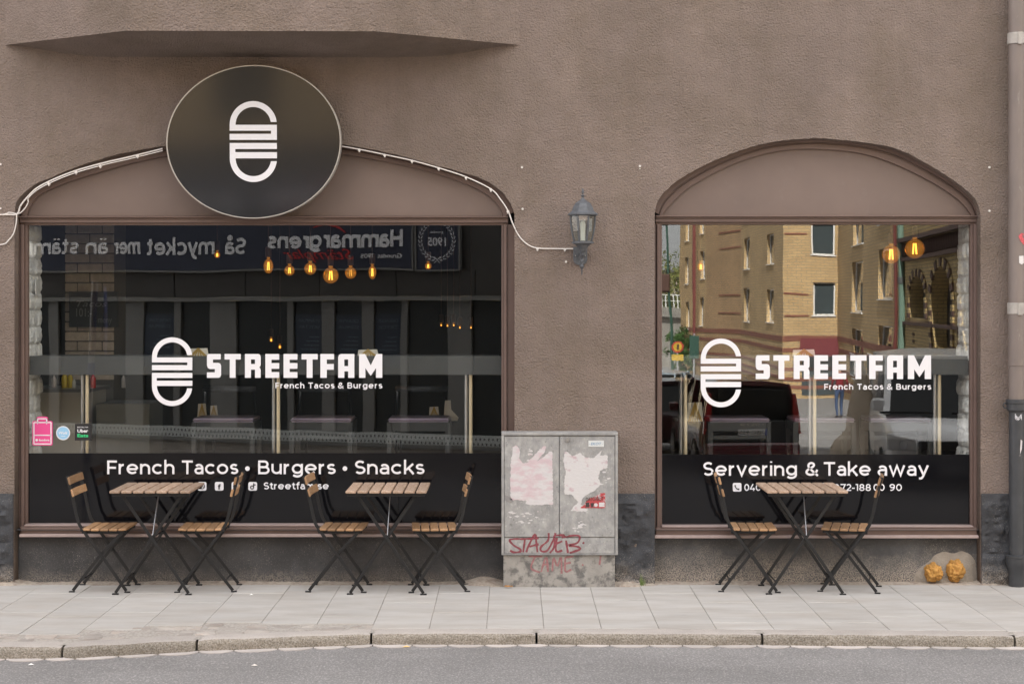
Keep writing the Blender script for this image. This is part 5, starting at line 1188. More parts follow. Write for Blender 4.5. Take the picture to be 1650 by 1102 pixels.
# banner
ub = hA.hit(745, 400)[0]; ue = hA.hit(40, 400)[0] + 2.2; usp = hA.hit(672, 400)[0]
b1 = empty('banner', (0, 0, 0), label='long navy banner of the stamp shop opposite, mirrored at the top of the left window', cat='banner'); b1.matrix_world = hA.M
MB().box(usp + .03, ue, -.12, -.04, zban, zban1).build('banner_board', navy, b1)
m = MB(); m.box(usp, ue, -.13, -.035, zban - .035, zban - .001); m.box(usp, usp + .028, -.13, -.035, zban, zban1); m.box(usp, ue, -.13, -.035, zban1 + .001, zban1 + .035); m.build('banner_frame', lite_pil, b1)
def bu(px_): return hA.hit(px_, 400)[0]
def bz(px_, py_): return hA.hit(px_, py_)[1]
word(MB(), 'Hammargrens', bu(655), bu(438), bz(550, 399), bz(550, 373) - bz(550, 399), -.125, w=.215, sp=.09, th=.01).build('lettering', letw, b1)
word(MB(), '1905', bu(607), bu(586), bz(600, 416), .075, -.125, w=.18, th=.01).build('lettering', letw, b1)
m = MB(); text_mb(m, 'Grundat', bu(654), bu(614), bz(635, 416), .075, -.125, off=.015, th=.01); m.build('lettering', letw, b1)
for s, a_, b_ in (('Så', 402, 368), ('mycket', 350, 245), ('mer', 233, 190), ('än', 181, 145), ('stämplar', 134, 7)): word(MB(), s, bu(a_), bu(b_), bz((a_ + b_) / 2, 409.5), bz(240, 384.5) - bz(240, 409.5), -.125, w=.19, sp=.10, th=.01).build('lettering', letw, b1)
m = MB(); text_mb(m, 'Stämplar', bu(575), bu(462), bz(520, 418), .18, -.127, off=.0, shear=.45, th=.01)
P = cr([(0, 0), (.15, .10), (.4, .15), (.62, .10)], 10); m.tube([(bu(562) + p[0], -.13, bz(540, 376) + p[1]) for p in P], [.01 + .015 * math.sin(math.pi * i / 10) for i in range(11)], 6, flat=.3); m.build('lettering', letr, b1)
b2 = empty('emblem_sign', (0, 0, 0), label='square navy sign with a laurel wreath round 1905, beside the banner opposite', cat='sign'); b2.matrix_world = hA.M
MB().box(ub + .03, usp - .05, -.10, -.03, zban - .01, zban1).build('sign_board', navy, b2)
m = MB(); m.box(ub, ub + .028, -.12, -.028, zban - .03, zban1); m.box(usp - .048, usp - .02, -.12, -.028, zban - .03, zban1); m.box(ub + .03, usp - .05, -.12, -.028, zban - .045, zban - .012); m.build('sign_frame', lite_pil, b2)
uc = (ub + usp) / 2; zc = zban + .46; m = MB()
for s in (-1, 1):
    for i in range(13):
        a = R(-78 + i * 12.4) if s > 0 else R(180 + 78 - i * 12.4); rad = .30
        for dr, ta in ((.022, .5), (-.022, -.5)):
            p = Vector((uc + (rad + dr) * math.cos(a), zc + (rad + dr) * math.sin(a))); t_ = Vector((-math.sin(a), math.cos(a))) * s; n_ = Vector((math.cos(a), math.sin(a)))
            dd = (t_ + n_ * ta * 1.0).normalized() * .034; pp = Vector((-dd.y, dd.x)) * .32
            m.prism([(p.x - dd.x, p.y - dd.y), (p.x + pp.x, p.y + pp.y), (p.x + dd.x, p.y + dd.y), (p.x - pp.x, p.y - pp.y)], -.104, -.1005)
m.bar((uc - .05, -.103, zc - .36), (uc + .05, -.103, zc - .26), .012, .004, (0, 1, 0)); m.bar((uc + .05, -.1045, zc - .36), (uc - .05, -.1045, zc - .26), .012, .004, (0, 1, 0))
text_mb(m, '1905', uc - .16, uc + .16, zc - .09, .13, -.1005, off=.02, th=.004); text_mb(m, 'grundat', uc - .12, uc + .12, zc + .11, .04, -.1005, off=.0, th=.004); m.build('lettering', letw, b2)
# posters between the pilasters
posterb = mat('dark_blue_poster', (.016, .028, .05), .5); printw = mat('poster_print', (.16, .20, .24), .6)
for a, c, l1, l2, lab in ((520, 476, 'STÄMPLAR', 'SKYLTAR', 'dark blue poster opposite, second from the right'), (583, 540, 'GRAVYR', 'STÄMPLAR', 'dark blue poster opposite, third from the right'), (646, 604, 'DEKALER', 'TRYCK', 'dark blue poster opposite, the rightmost'), (279, 232, 'SKYLTAR', 'STÄMPLAR', 'dark blue poster opposite, near the left end')):
    u0, u1, z0_, z1_ = hr(c, a, 572, 506)
    t = empty('poster', (0, 0, 0), label=lab, cat='poster', group='dark blue posters in the shopfront opposite'); t.matrix_world = hA.M
    MB().box(u0, u1, .01, .035, z0_ - .2, z1_).build('poster_sheet', posterb, t)
    m = MB(); w_ = u1 - u0; text_mb(m, l1, u0 + w_ * .12, u1 - w_ * .12, z1_ - .14, .055, .008, th=.004, off=0); text_mb(m, l2, u0 + w_ * .12, u1 - w_ * .12, z1_ - .25, .055, .008, th=.004, off=0)
    for k_ in range(4): m.box(u0 + w_ * .15, u0 + w_ * (.5 + .1 * k_), .004, .008, z1_ - .40 - .07 * k_, z1_ - .385 - .07 * k_)
    m.build('print', printw, t)
# shop door at the right end
u0, u1 = .12, .85; d0 = MB().box(u0, u1, .10, .14, hz + .2, 1.85).build('door', mat('dark_door', (.05, .045, .04), .4), hb)
m = MB()
for k_ in range(8): m.box(u0 + .04, u1 - .22, .07, .098, -.55 + .3 * k_, -.535 + .3 * k_)
for k_ in range(3): m.box(u0 + .08 + .2 * k_, u0 + .093 + .2 * k_, .06, .069, -.6, 1.7)
m.build('door_grille', steel, d0)
MB().tube([(u1 - .1, .04, .1), (u1 - .1, .04, .8)], .02, 8).build('handle', chrome, d0)
MB().box(-.0, .1, -.02, .3, zplinth, zhead).build('pilaster', lite_pil, hb)
# upper storeys
up = [(0, 4.001), (hA.L, 4.001), (hA.L, 9.5), (0, 9.5)]; wins = []
wk = [hA.hit(410, 100)[0] + k_ * 2.9 for k_ in range(-2, 5)]
for uu in wk:
    for zz_ in (5.2,):
        if .6 < uu < hA.L - 1 and abs(uu - hA.hit(402, 150)[0]) > 1.3: wins.append((uu - .55, uu + .55, zz_, zz_ + 1.9))
holed('upper_wall', up, [[(a, c), (b_, c), (b_, d_), (a, d_)] for a, b_, c, d_ in wins], 0, .3, bbrick, hb)
for a, b_, c, d_ in wins:
    m = MB(); m.box(a, b_, .12, .2, c, c + .08); m.box(a, b_, .12, .2, d_ - .08, d_); m.box(a, a + .08, .12, .2, c + .08, d_ - .08); m.box(b_ - .08, b_, .12, .2, c + .08, d_ - .08); m.box((a + b_) / 2 - .04, (a + b_) / 2 + .04, .12, .2, c + .08, d_ - .08)
    w_ = m.build('window', dk_metal, hb); MB().box(a + .08, b_ - .08, .16, .18, c + .08, d_ - .08).build('pane', dark_glass, w_)
uu = hA.hit(402, 150)[0]; m = MB(); m.box(uu - .62, uu + .62, -.04, .06, 4.4, 9.3); sw = m.build('dark_band_panel', far_pane, hb)  # dark panel added only to mirror as a dark band in the round sign
for k_ in range(6): MB().box(uu - .62, uu + .62, -.07, -.041, 4.4 + .96 * k_, 4.47 + .96 * k_).build('dark_band_bar', dk_metal, sw)  # bars across the added dark panel
MB().box(-.02, hA.L, -.15, .5, 9.5, 9.75).build('roof', dk_metal, hb)
MB().box(.35, .75, -27, -15.7, hz - 2, 9.5).build('side_wall', bbrick, hb, M=hA.M.inverted())
MB().add([(.4, -15.8, 9.4), (-15.4, -22.2, 9.4), (-15.4, -30, 9.4), (.4, -27, 9.4)], [(0, 1, 2, 3)]).build('roof', dk_metal, hb, M=hA.M.inverted())
MB().box(-3, hA.L, -1.9, 0, hz - 1.2, hz + .0).build('footway', concrete_slab, hb)
# striped pole on this side's kerb seen in the glass
pp = RP(140, 600, 14.75); t = empty('sign_post', (pp.x, pp.y, -.08), label='grey sign post with blue reflective bands on the near kerb, mirrored in the left window', cat='sign post')
polem = mat('grey_post', (.42, .43, .45), .45, metal=.3); bl = mat('blue_band', (.05, .07, .20), .5); zt_ = 2.25
MB().tube([(-.03, 0, 0), (.07, 0, zt_)], .028, 10).build('pole', polem, t, smooth=True)
for z1, z2 in ((.68, .80), (1.0, 1.12), (1.42, 1.54), (.30, .42)): MB().tube([(-.03 + .1 * z1 / zt_, 0, z1), (-.03 + .1 * z2 / zt_, 0, z2)], .030, 10).build('band', bl, t)
m = MB(); m.prism(arc(0, 0, .30, 0, 350, 28), -.006, .006); o = m.build('sign_disc', bl, t); o.location = (.16, 0, zt_ - .35); o.rotation_euler = (0, 0, R(79))

# ------------------------------------------------------------------ yellow brick apartment house
V = [RP(p, HY, d) for p, d in ((1095, 116), (1136, 107), (1194, 99), (1262, 81), (1350, 80.5), (1446, 60))]
yb = empty('brick_apartment_building', label='stepped yellow brick apartment building mirrored in the right window', cat='building')
segs = [(0, 1, ybrick), (1, 2, obrick), (2, 3, ybrick), (3, 4, ybrick), (4, 5, ybrick)]
fronts = []
yz0, yz1 = -3.4, 17.0
winpx = {0: [(1104, 1111, 452, 498), (1126, 1133, 404, 452), (1128, 1136, 483, 529), (1099, 1104, 370, 390), (1120, 1126, 365, 385), (1112, 1118, 486, 529)][:0],
         }
def window(F_, a, b_, c, d_, parent, deep=.16, tilt=False):
    m = MB(); t_ = .07
    m.box(a, b_, deep, deep + .08, c, c + t_); m.box(a, b_, deep, deep + .08, d_ - t_, d_); m.box(a, a + t_, deep, deep + .08, c + t_, d_ - t_); m.box(b_ - t_, b_, deep, deep + .08, c + t_, d_ - t_)
    w_ = m.build('window', white_paint, parent, M=None); w_.matrix_world = F_.M
    g = MB().box(a + t_, b_ - t_, deep + .03, deep + .05, c + t_, d_ - t_).build('pane', dark_glass, w_)
    s = MB().box(a - .08, b_ + .08, -.06, deep, c - .05, c - .003).build('sill', white_paint, w_)
for i, j, mt in segs:
    Fr = Front((V[j].x, V[j].y), (V[i].x, V[i].y)); fronts.append(Fr)
    wl_ = []
    fl = 2.88
    if i == 0: base = [Fr.rect(1104, 1109, 458, 415), Fr.rect(1127, 1133, 450, 405)]
    elif i == 2: base = [Fr.rect(1199, 1208, 435, 383), Fr.rect(1236, 1247, 426, 376)]
    elif i == 3: base = [(.14, 1.20) + Fr.rect(1311, 1345, 508, 455)[2:]]
    elif i == 4: base = [Fr.rect(1374, 1391, 503, 420), Fr.rect(1415, 1436, 482, 400)]
    else: base = []
    for a, b_, c, d_ in base:
        for k_ in range(-1, 5):
            c2, d2 = c + fl * k_, d_ + fl * k_
            if i == 3 and k_ == -1: continue
            if c2 > yz0 + 1.6 and d2 < yz1 - .5 and a > .1 and b_ < Fr.L - .1: wl_.append((a, b_, c2, d2))
    o = holed('wall', [(0, yz0), (Fr.L, yz0), (Fr.L, yz1), (0, yz1)], [[(a, c), (b_, c), (b_, d_), (a, d_)] for a, b_, c, d_ in wl_], 0, .3, mt, yb); o.matrix_world = Fr.M
    for a, b_, c, d_ in wl_: window(Fr, a, b_, c, d_, yb)
    # red courses: two broad bands and, on the frontal faces, short marks at the edges
    zb1 = Fr.hit(1300, 530)[1] if i == 3 else None
    for (z1, z2) in ((.10, .36), (-.42, -.22), (-1.3, -1.15), (-1.75, -1.6), (-2.1, -1.95)): 
        m = MB().box(.01, Fr.L - .01, -.022, -.001, z1, z2); o = m.build('brick_band', redband, yb); o.matrix_world = Fr.M
    if i in (1, 3):
        for zz_ in (1.9, 2.9, 3.9, 6.8, 7.7, 8.4, 9.6):
            for a, b_ in ((Fr.L * .55 if i == 3 else .1, Fr.L - .05 if i == 3 else Fr.L * .6),):
                m = MB().box(a, b_ , -.03, -.001, zz_ - 1.6, zz_ - 1.52); o = m.build('brick_band', redband, yb); o.matrix_world = Fr.M
    if i == 3:
        a, b_, c, d_ = Fr.rect(1288, 1352, 571, 545); m = MB(); m.add([(a, -.8, c), (b_, -.8, c), (b_, 0, d_), (a, 0, d_), (a, -.8, c - .12), (b_, -.8, c - .12), (a, 0, c), (b_, 0, c)], [(0, 1, 2, 3), (4, 5, 1, 0), (0, 3, 6), (1, 7, 2), (6, 7, 5, 4)])
        o = m.build('awning', mat('dark_red_awning', (.13, .02, .025), .7), yb); o.matrix_world = Fr.M
        m = MB().box(a + .1, b_ - .1, -.02, -.001, -2.4, c - .1); o = m.build('door', dark_glass, yb); o.matrix_world = Fr.M
    if i == 4:
        for a0 in (1370, 1398, 1425):
            a, b_, c, d_ = Fr.rect(a0, a0 + 7, 606, 570); m = MB().box(a, b_, -.03, -.002, c, d_); o = m.build('window', white_paint, yb); o.matrix_world = Fr.M
            m = MB().box(a + .05, b_ - .05, -.034, -.0305, c + .05, d_ - .05); g = m.build('pane', dark_glass, o)
poly = [(v.x, v.y) for v in V] + [(V[5].x + 9, V[5].y - 3), (V[0].x + 12, V[0].y - 8)]
m = MB(); n_ = len(poly); m.add([(p[0], p[1], yz1 + .01) for p in poly], [tuple(range(n_))[::-1]]); m.build('roof', dk_metal, yb)
m = MB().box(-.12, .12, -.14, .02, yz0 + 1, yz1); o = m.build('downpipe', mat('red_brown_pipe', (.17, .04, .035), .6), yb); o.matrix_world = Front((RP(1118, HY, 110).x, RP(1118, HY, 110).y + .3), (V[0].x, V[0].y)).M
# ------------------------------------------------------------------ old brick house with arches
oA = RP(1450, HY, 59); oB = RP(1640, HY, 40); Fo = Front((oB.x, oB.y), (oA.x, oA.y))
ob = empty('arched_brick_house', label='old yellow brick house with striped round arches mirrored in the right window', cat='building')
ob_m = brick_mat('old_yellow_brick', (.52, .375, .16), (.42, .30, .13), (.17, .13, .09), sc=.75); darkb = mat('dark_brown_brick', (.085, .045, .035), .85)
arches = []
for p0, p1, ptop, pbot in ((1466, 1492, 445, 512), (1503, 1535, 428, 562), (1552, 1590, 400, 575)):
    a, b_, c, d_ = Fo.rect(p0, p1, pbot, ptop); r_ = (b_ - a) / 2; arches.append(((a + b_) / 2, r_, c, d_ - (d_ - c) * .42))
hol = []
for uc_, r_, c, zs in arches: hol.append([(uc_ - r_, c), (uc_ + r_, c)] + [(uc_ + r_ * math.cos(t), zs + (zs - c) * .72 * math.sin(t)) for t in [math.pi * k_ / 14 for k_ in range(15)]])
o = holed('wall', [(0, -3.2), (Fo.L, -3.2), (Fo.L, 12), (0, 12)], hol, 0, .45, ob_m, ob); o.matrix_world = Fo.M
o = MB().box(0, Fo.L, .46, .6, -3.2, 12).build('back_wall', darkshop, ob); o.matrix_world = Fo.M
for uc_, r_, c, zs in arches:
    for k_ in range(15):
        a0, a1 = math.pi * k_ / 15 + .02, math.pi * (k_ + 1) / 15 - .02; r0, r1 = r_ * 1.0, r_ * 1.42
        pr = [(uc_ + (r_ + f * 1.6) * math.cos(t), zs + ((zs - c) * .72 + f) * math.sin(t)) for f, t in ((0, a0), (.26, a0), (.26, a1), (0, a1))]
        o = MB().prism(pr, -.07 if k_ % 2 else -.05, .05).build('voussoir', darkb if k_ % 2 else ob_m, ob); o.matrix_world = Fo.M
    z1 = zs - .12; k_ = 0
    while z1 > c:
        for s in (-1, 1):
            u1_ = uc_ + s * (r_ + .22); o = MB().box(u1_ - .2, u1_ + .2, -.06, .02, z1 - .16, z1).build('quoin', darkb if k_ % 2 else ob_m, ob); o.matrix_world = Fo.M
        z1 -= .17; k_ += 1
zc0 = Fo.hit(1500, 408)[1]; zc1 = Fo.hit(1500, 380)[1]
o = MB().box(-.02, Fo.L, -.22, -.001, zc1, zc1 + .14).build('cornice', darkb, ob); o.matrix_world = Fo.M
o = MB().box(-.02, Fo.L, -.16, -.001, zc0 - .12, zc0).build('cornice', darkb, ob); o.matrix_world = Fo.M
m = MB(); k_ = .1
while k_ < Fo.L - .3:
    m.bar((k_, -.05, zc0 + .05), (k_ + .22, -.05, zc1 - .05), .07, .08, (0, 1, 0)); m.bar((k_ + .22, -.05, zc1 - .05), (k_ + .30, -.05, zc0 + .05), .05, .08, (0, 1, 0)); k_ += .42
o = m.build('zigzag_frieze', darkb, ob); o.matrix_world = Fo.M
zq = Fo.hit(1480, 520)[1]; o = MB().box(0, Fo.L, -.10, -.001, zq - .1, zq + .02).build('string_course', darkb, ob); o.matrix_world = Fo.M
for a, b_, z1, z2 in ((Fo.hit(1472, 0)[0] - .15, Fo.hit(1472, 0)[0] + .25, zq - 1.9, zq - .4), (Fo.hit(1500, 0)[0] - .1, Fo.hit(1500, 0)[0] + .2, zq - 1.9, zq - .3)):
    k_ = 0; zz_ = z1
    while zz_ < z2:
        o = MB().box(a, b_, -.03, -.001, zz_, zz_ + .1).build('quoin', darkb, ob); o.matrix_world = Fo.M; zz_ += .24
o = MB().box(0, Fo.L, .61, 6, 11.8, 12).build('roof', dk_metal, ob); o.matrix_world = Fo.M
o = MB().box(0, .4, .46, 8, -3.2, 12).build('side_wall', ob_m, ob); o.matrix_world = Fo.M
g0 = RP(1449, HY, 58.4); t = empty('green_downpipe', (g0.x, g0.y + .3, -2.4), label='pale green downpipe beside the arched brick house', cat='drainpipe'); MB().tube([(0, 0, 0), (0, 0, 14)], .13, 10).build('pipe', mat('verdigris_pipe', (.15, .23, .18), .6), t, smooth=True)
for zz_ in (2, 5, 8): MB().lathe([(.16, zz_), (.17, zz_ + .02), (.17, zz_ + .2), (.16, zz_ + .22)], n=10).build('bracket', dk_metal, t)
MB().tube([(-.22, 0, 0), (-.22, 0, 14)], .06, 8).build('conduit', mat('red_conduit', (.13, .03, .025), .6), t)
def block(P, Q, z0, z1, depth, mt, lab, cols, fl=3.1, first=1.2):
    Fr = Front(P, Q); t = empty('apartment_block', label=lab, cat='building'); wl_ = []; st = Fr.L / cols
    for i in range(cols):
        z = z0 + first
        while z + 1.7 < z1 - .4: wl_.append((st * (i + .5) - .6, st * (i + .5) + .6, z, z + 1.6)); z += fl
    o = holed('wall', [(0, z0), (Fr.L, z0), (Fr.L, z1), (0, z1)], [[(a, c), (b_, c), (b_, d_), (a, d_)] for a, b_, c, d_ in wl_], 0, .3, mt, t); o.matrix_world = Fr.M
    for a, b_, c, d_ in wl_: window(Fr, a, b_, c, d_, t)
    for q_ in ((0, .3, .301, depth), (Fr.L - .3, Fr.L, .301, depth)):
        o = MB().box(*q_, z0, z1 - .01).build('side_wall', mt, t); o.matrix_world = Fr.M
    o = MB().box(-.3, Fr.L + .3, -.35, depth, z1 + .001, z1 + .35).build('roof', dk_metal, t); o.matrix_world = Fr.M
plaster = mat('pale_ochre_plaster', (.46, .38, .26), .9, var=.1, vscale=.4); plaster2 = mat('grey_rose_plaster', (.36, .30, .27), .9, var=.1, vscale=.4)
block((-16.2, -20.5), (-44, -23), -1.6, 12, 9, plaster2, 'rose-grey plastered apartment block across the street, left of the stamp shop', 9)
block((42, -19), (17, -22), -1.4, 13, 9, plaster, 'pale ochre plastered apartment block across the street, beyond the arched brick house', 8)
block((-1, -118), (-30, -106), -3.2, 12, 10, plaster, 'distant ochre apartment block far behind the stamp shop', 9)
block((60, -185), (-14, -180), -3.2, 5.2, 10, plaster2, 'distant rose-grey block closing the view beyond the bridge', 20)
# ------------------------------------------------------------------ bridge, trees, road sign, street lamp far down the street
conc = mat('grey_bridge_concrete', (.33, .31, .28), .9, var=.12, vscale=.4); br_ = empty('bridge', label='grey concrete bridge with a white railing far down the street', cat='bridge')
p0, p1 = RP(1015, 500, 130), RP(1122, 500, 122); Fb = Front((p1.x, p1.y), (p0.x, p0.y))
o = MB().box(0, Fb.L, 0, 3, 0.9, 1.6).build('deck', conc, br_); o.matrix_world = Fb.M
o = MB().add([(1.2, .3, -3), (Fb.L, .3, -3), (Fb.L, .3, .899), (.2, .3, .899), (1.2, 2.7, -3), (Fb.L, 2.7, -3), (Fb.L, 2.7, .899), (.2, 2.7, .899)], [(0, 1, 2, 3), (7, 6, 5, 4), (0, 3, 7, 4), (1, 5, 6, 2), (3, 2, 6, 7)]).build('abutment', conc, br_); o.matrix_world = Fb.M
m = MB(); m.box(0, Fb.L, .02, .08, 2.45, 2.52); m.box(0, Fb.L, .02, .08, 2.05, 2.10)
for k_ in range(int(Fb.L / .5)): m.box(k_ * .5, k_ * .5 + .06, .0, .06, 1.601, 2.45)
o = m.build('railing', white_paint, br_); o.matrix_world = Fb.M
leafg = mat('spring_leaves', (.13, .155, .035), .7, var=.45, vscale=.6, col2=(.20, .19, .05), c2scale=1.2); leafd = mat('dark_bush_leaves', (.045, .10, .02), .7, var=.4, vscale=1.2); bark = mat('bark', (.08, .06, .045), .9)
def tree(px_, d_, h_, w_, mt, lab, nleaf=2600, base=None, trunk=True):
    p = RP(px_, HY, d_); zg = gz(p.y) if base is None else base; t = empty('tree' if trunk else 'bush', (p.x, p.y, zg), label=lab, cat='tree' if trunk else 'bush'); rs = random.Random(int(px_ * 7 + d_))
    if trunk:
        m = MB(); m.tube([(0, 0, 0), (.1, 0, h_ * .3), (0, .1, h_ * .6), (.1, 0, h_ * .9)], [h_ * .028, h_ * .022, h_ * .014, h_ * .005], 8)
        for k_ in range(9):
            a = rs.uniform(0, 6.28); z1 = h_ * rs.uniform(.25, .7); e = Vector((math.cos(a) * w_ * .8, math.sin(a) * w_ * .8, z1 + h_ * rs.uniform(.1, .3)))
            m.tube([(0, 0, z1), e * .5 + Vector((0, 0, z1 * .5)), e], [h_ * .010, h_ * .007, h_ * .002], 5)
        m.build('trunk', bark, t)
    cl = [(Vector((rs.gauss(0, .45) * w_, rs.gauss(0, .45) * w_, h_ * (rs.uniform(.3, .98) if trunk else rs.uniform(.1, .85)))), rs.uniform(.16, .34) * w_) for _ in range(34)]
    vs = []; fs = []
    for i in range(nleaf):
        c, r_ = rs.choice(cl); dv = Vector((rs.gauss(0, 1), rs.gauss(0, 1), rs.gauss(0, 1))).normalized() * r_ * rs.random() ** .5; q_ = c + dv; s = rs.uniform(.05, .14) * (1 if trunk else .8)
        a_, b2_ = Vector((rs.gauss(0, 1), rs.gauss(0, 1), rs.gauss(0, 1))).normalized() * s, Vector((rs.gauss(0, 1), rs.gauss(0, 1), rs.gauss(0, 1))).normalized() * s
        k_ = len(vs); vs += [q_ - a_, q_ + b2_, q_ + a_, q_ - b2_]; fs.append((k_, k_ + 1, k_ + 2, k_ + 3))
    MB().add(vs, fs).build('crown', mt, t)
tree(1078, 150, 9.0, 3.4, leafg, 'pale spring-green tree beyond the bridge, the leftmost'); tree(1094, 158, 8.2, 3.4, leafg, 'pale spring-green tree beyond the bridge, beside the brick building'); tree(1062, 145, 7.4, 3.2, leafg, 'low yellowish tree behind the bridge railing')
tree(1100, 114, 3.6, 1.3, leafd, 'dark green bush at the foot of the apartment building', 2200, trunk=False); tree(1106, 110, 3.0, 1.0, leafd, 'small dark green bush in front of the apartment building corner', 1600, trunk=False)
tree(1240, 250, 14, 9, leafg, 'broad distant tree closing the street', 3000)
p = RP(1091, 558, 75); t = empty('road_sign', (p.x, p.y, gz(p.y)), label='round red and yellow road sign beside the far road', cat='road sign'); zs = p.z - gz(p.y)
MB().tube([(0, -.03, 0), (0, -.03, zs + .1)], .04, 8).build('post', polem, t)
yel = mat('yellow_sign', (.55, .36, .03), .6); redm = mat('red_sign', (.42, .04, .03), .6)
for s_, f in ((1, 0),):
    m = MB(); m.add([(p_[0], .03, zs + p_[1]) for p_ in arc(0, 0, .26, 0, 350, 24)], [tuple(range(25))]); m.v = [(v[0], .02, v[2]) for v in m.v]; m.build('sign_disc', redm, t)
    m = MB(); m.add([(p_[0], .026, zs + p_[1]) for p_ in arc(0, 0, .19, 0, 350, 24)], [tuple(range(25))]); m.build('sign_face', yel, t)
MB().box(-.05, .05, .03, .036, zs - .12, zs + .12).build('symbol', darkb, t); MB().box(-.25, .25, .0, .02, zs - .62, zs - .34).build('plate', yel, t)
p = RP(1084, 490, 95); t = empty('street_lamp', (p.x, p.y, gz(p.y)), label='tall green street lamp against the sky beside the bridge', cat='street lamp'); gm_ = mat('green_lamp_post', (.03, .08, .06), .5)
MB().tube([(0, 0, 0), (-.35, 0, 9)], [.09, .05], 8).build('post', gm_, t); MB().box(-.75, -.15, -.2, .2, 5.2, 6.2).build('traffic_box', darkb, t, bevel=.08); MB().box(-.7, -.25, -.12, .12, 8.9, 9.05).build('lamp_head', gm_, t, bevel=.03)
p = RP(1118, 560, 66); t = empty('parking_sign', (p.x, p.y, gz(p.y)), label='dark rectangular street sign on a post before the apartment building', cat='road sign')
MB().tube([(0, 0, 0), (0, 0, 2.9)], .035, 8).build('post', polem, t); MB().box(-.2, .2, .03, .06, 1.9, 2.8).build('sign_plate', gm_, t)

# ------------------------------------------------------------------ vehicles
tyre = mat('tyre', (.02, .02, .02), .8); rimm = mat('alloy_rim', (.35, .35, .37), .35, metal=.8); cglass = mat('car_glass', (.008, .009, .010), .05, spec=.22); blackp = mat('black_car_plastic', (.025, .025, .027), .5)
redlamp = mat('red_lamp', (.35, .012, .012), .15, coat=.5); clearl = mat('clear_lamp', (.55, .55, .55), .15, coat=.5); platew = mat('plate_white', (.62, .62, .62), .5); plateb = mat('plate_blue', (.02, .06, .35), .5)
def car(name, loc, rz, paint, L_, Wd, Ht, kind, lab, cat):
    # local +Y is the car's front; built from cross-sections along the length so body, shoulders and roof are curved
    t = empty(name, loc, rz, lab, cat)
    hw = Wd / 2; y0 = -L_ / 2
    if kind == 'suv': st = [(0, .42, .80, .80, .88), (.02, .34, .93, 1.0, .95), (.05, .30, 1.0, 1.10, 1.0), (.30, .28, 1.02, 1.02, 1), (.62, .28, 1.0, 1.0, 1), (.72, .28, 1.0, 1.0, 1), (.92, .30, .92, .95, .97), (.98, .34, .80, .8, .9), (1.0, .42, .70, .7, .82)]; belt = [1.05, 1.07, 1.07, 1.05, 1.03, 1.0, .90, .78, .70]; cab = (.015, .06, .16, .50, .74); rb = .80
    elif kind == 'van': st = [(0, .40, 1, 1, .96), (.01, .30, 1, 1, 1), (.04, .28, 1, 1, 1), (.30, .28, 1, 1, 1), (.62, .28, 1, 1, 1), (.80, .28, 1, 1, .99), (.92, .28, 1, 1, .96), (.985, .30, .9, .9, .90), (1.0, .36, .8, .8, .84)]; belt = [1.12, 1.15, 1.15, 1.15, 1.15, 1.12, 1.04, .92, .80]; cab = (.0, .012, .06, .66, .86); rb = .86
    else: st = [(0, .42, .8, .8, .86), (.02, .32, .93, 1, .94), (.06, .28, 1, 1, 1), (.30, .26, 1, 1, 1), (.62, .26, 1, 1, 1), (.72, .26, 1, 1, 1), (.9, .28, .9, .9, .96), (.98, .32, .8, .8, .9), (1, .4, .7, .7, .8)]; belt = [.90, .95, .98, .96, .94, .90, .80, .70, .62]; cab = (.04, .14, .24, .50, .72); rb = .78
    m = MB(); vs = []; fs = []; K = 12
    for (f, zb_, _, _, wf), bz_ in zip(st, belt):
        y_ = y0 + L_ * f; w_ = hw * wf
        pr = [(-w_ * .90, zb_), (-w_ * .985, zb_ + .10), (-w_, zb_ + (bz_ - zb_) * .55), (-w_ * .985, bz_ - .10), (-w_ * .95, bz_ - .015), (-w_ * .80, bz_ + .02)]
        pr += [(-x_, z1) for x_, z1 in pr[::-1]]
        vs += [(x_, y_, z1) for x_, z1 in pr]
    for i in range(len(st) - 1):
        for k_ in range(K): fs.append((i * K + k_, i * K + (k_ + 1) % K, (i + 1) * K + (k_ + 1) % K, (i + 1) * K + k_))
    fs += [tuple(range(K)), tuple((len(st) - 1) * K + k_ for k_ in range(K))[::-1]]
    m.add(vs, fs); body = m.build('body', paint, t, smooth=True, bevel=.0)
    md = body.modifiers.new('s', 'SUBSURF'); md.levels = 1; md.render_levels = 1
    # cabin: rear foot, rear roof, roof middle, front roof, windscreen foot
    r0, r1, r2, r3, r4 = [y0 + L_ * c for c in cab]; bz0 = belt[1] - .02; w0 = hw * .93; w1 = hw * rb * .96; zt_ = Ht
    g = MB(); q = [(-w0, r0, bz0), (w0, r0, bz0), (w0, r4, belt[5] - .02), (-w0, r4, belt[5] - .02), (-w1, r1, zt_ - .07), (w1, r1, zt_ - .07), (w1, r3, zt_ - .07), (-w1, r3, zt_ - .07)]
    g.add(q, [(0, 1, 5, 4), (1, 2, 6, 5), (2, 3, 7, 6), (3, 0, 4, 7), (4, 5, 6, 7)]); g.build('windows', cglass, t, bevel=.02)
    rf = MB(); n_ = 10; vs = []; fs = []
    for i in range(n_ + 1):
        f = i / n_; y_ = r1 - .06 + (r3 - r1 + .06) * f; crown = .055 * math.sin(math.pi * min(1, f * .9 + .1)); wv = w1 + .015
        for s in (-1, -.85, -.4, 0, .4, .85, 1): vs.append((s * wv, y_, zt_ - .075 + (crown + .035) * (1 - abs(s) ** 3)))
        for s in (1, -1): vs.append((s * wv, y_, zt_ - .11))
    for i in range(n_):
        for k_ in range(9): fs.append((i * 9 + k_, i * 9 + (k_ + 1) % 9, (i + 1) * 9 + (k_ + 1) % 9, (i + 1) * 9 + k_))
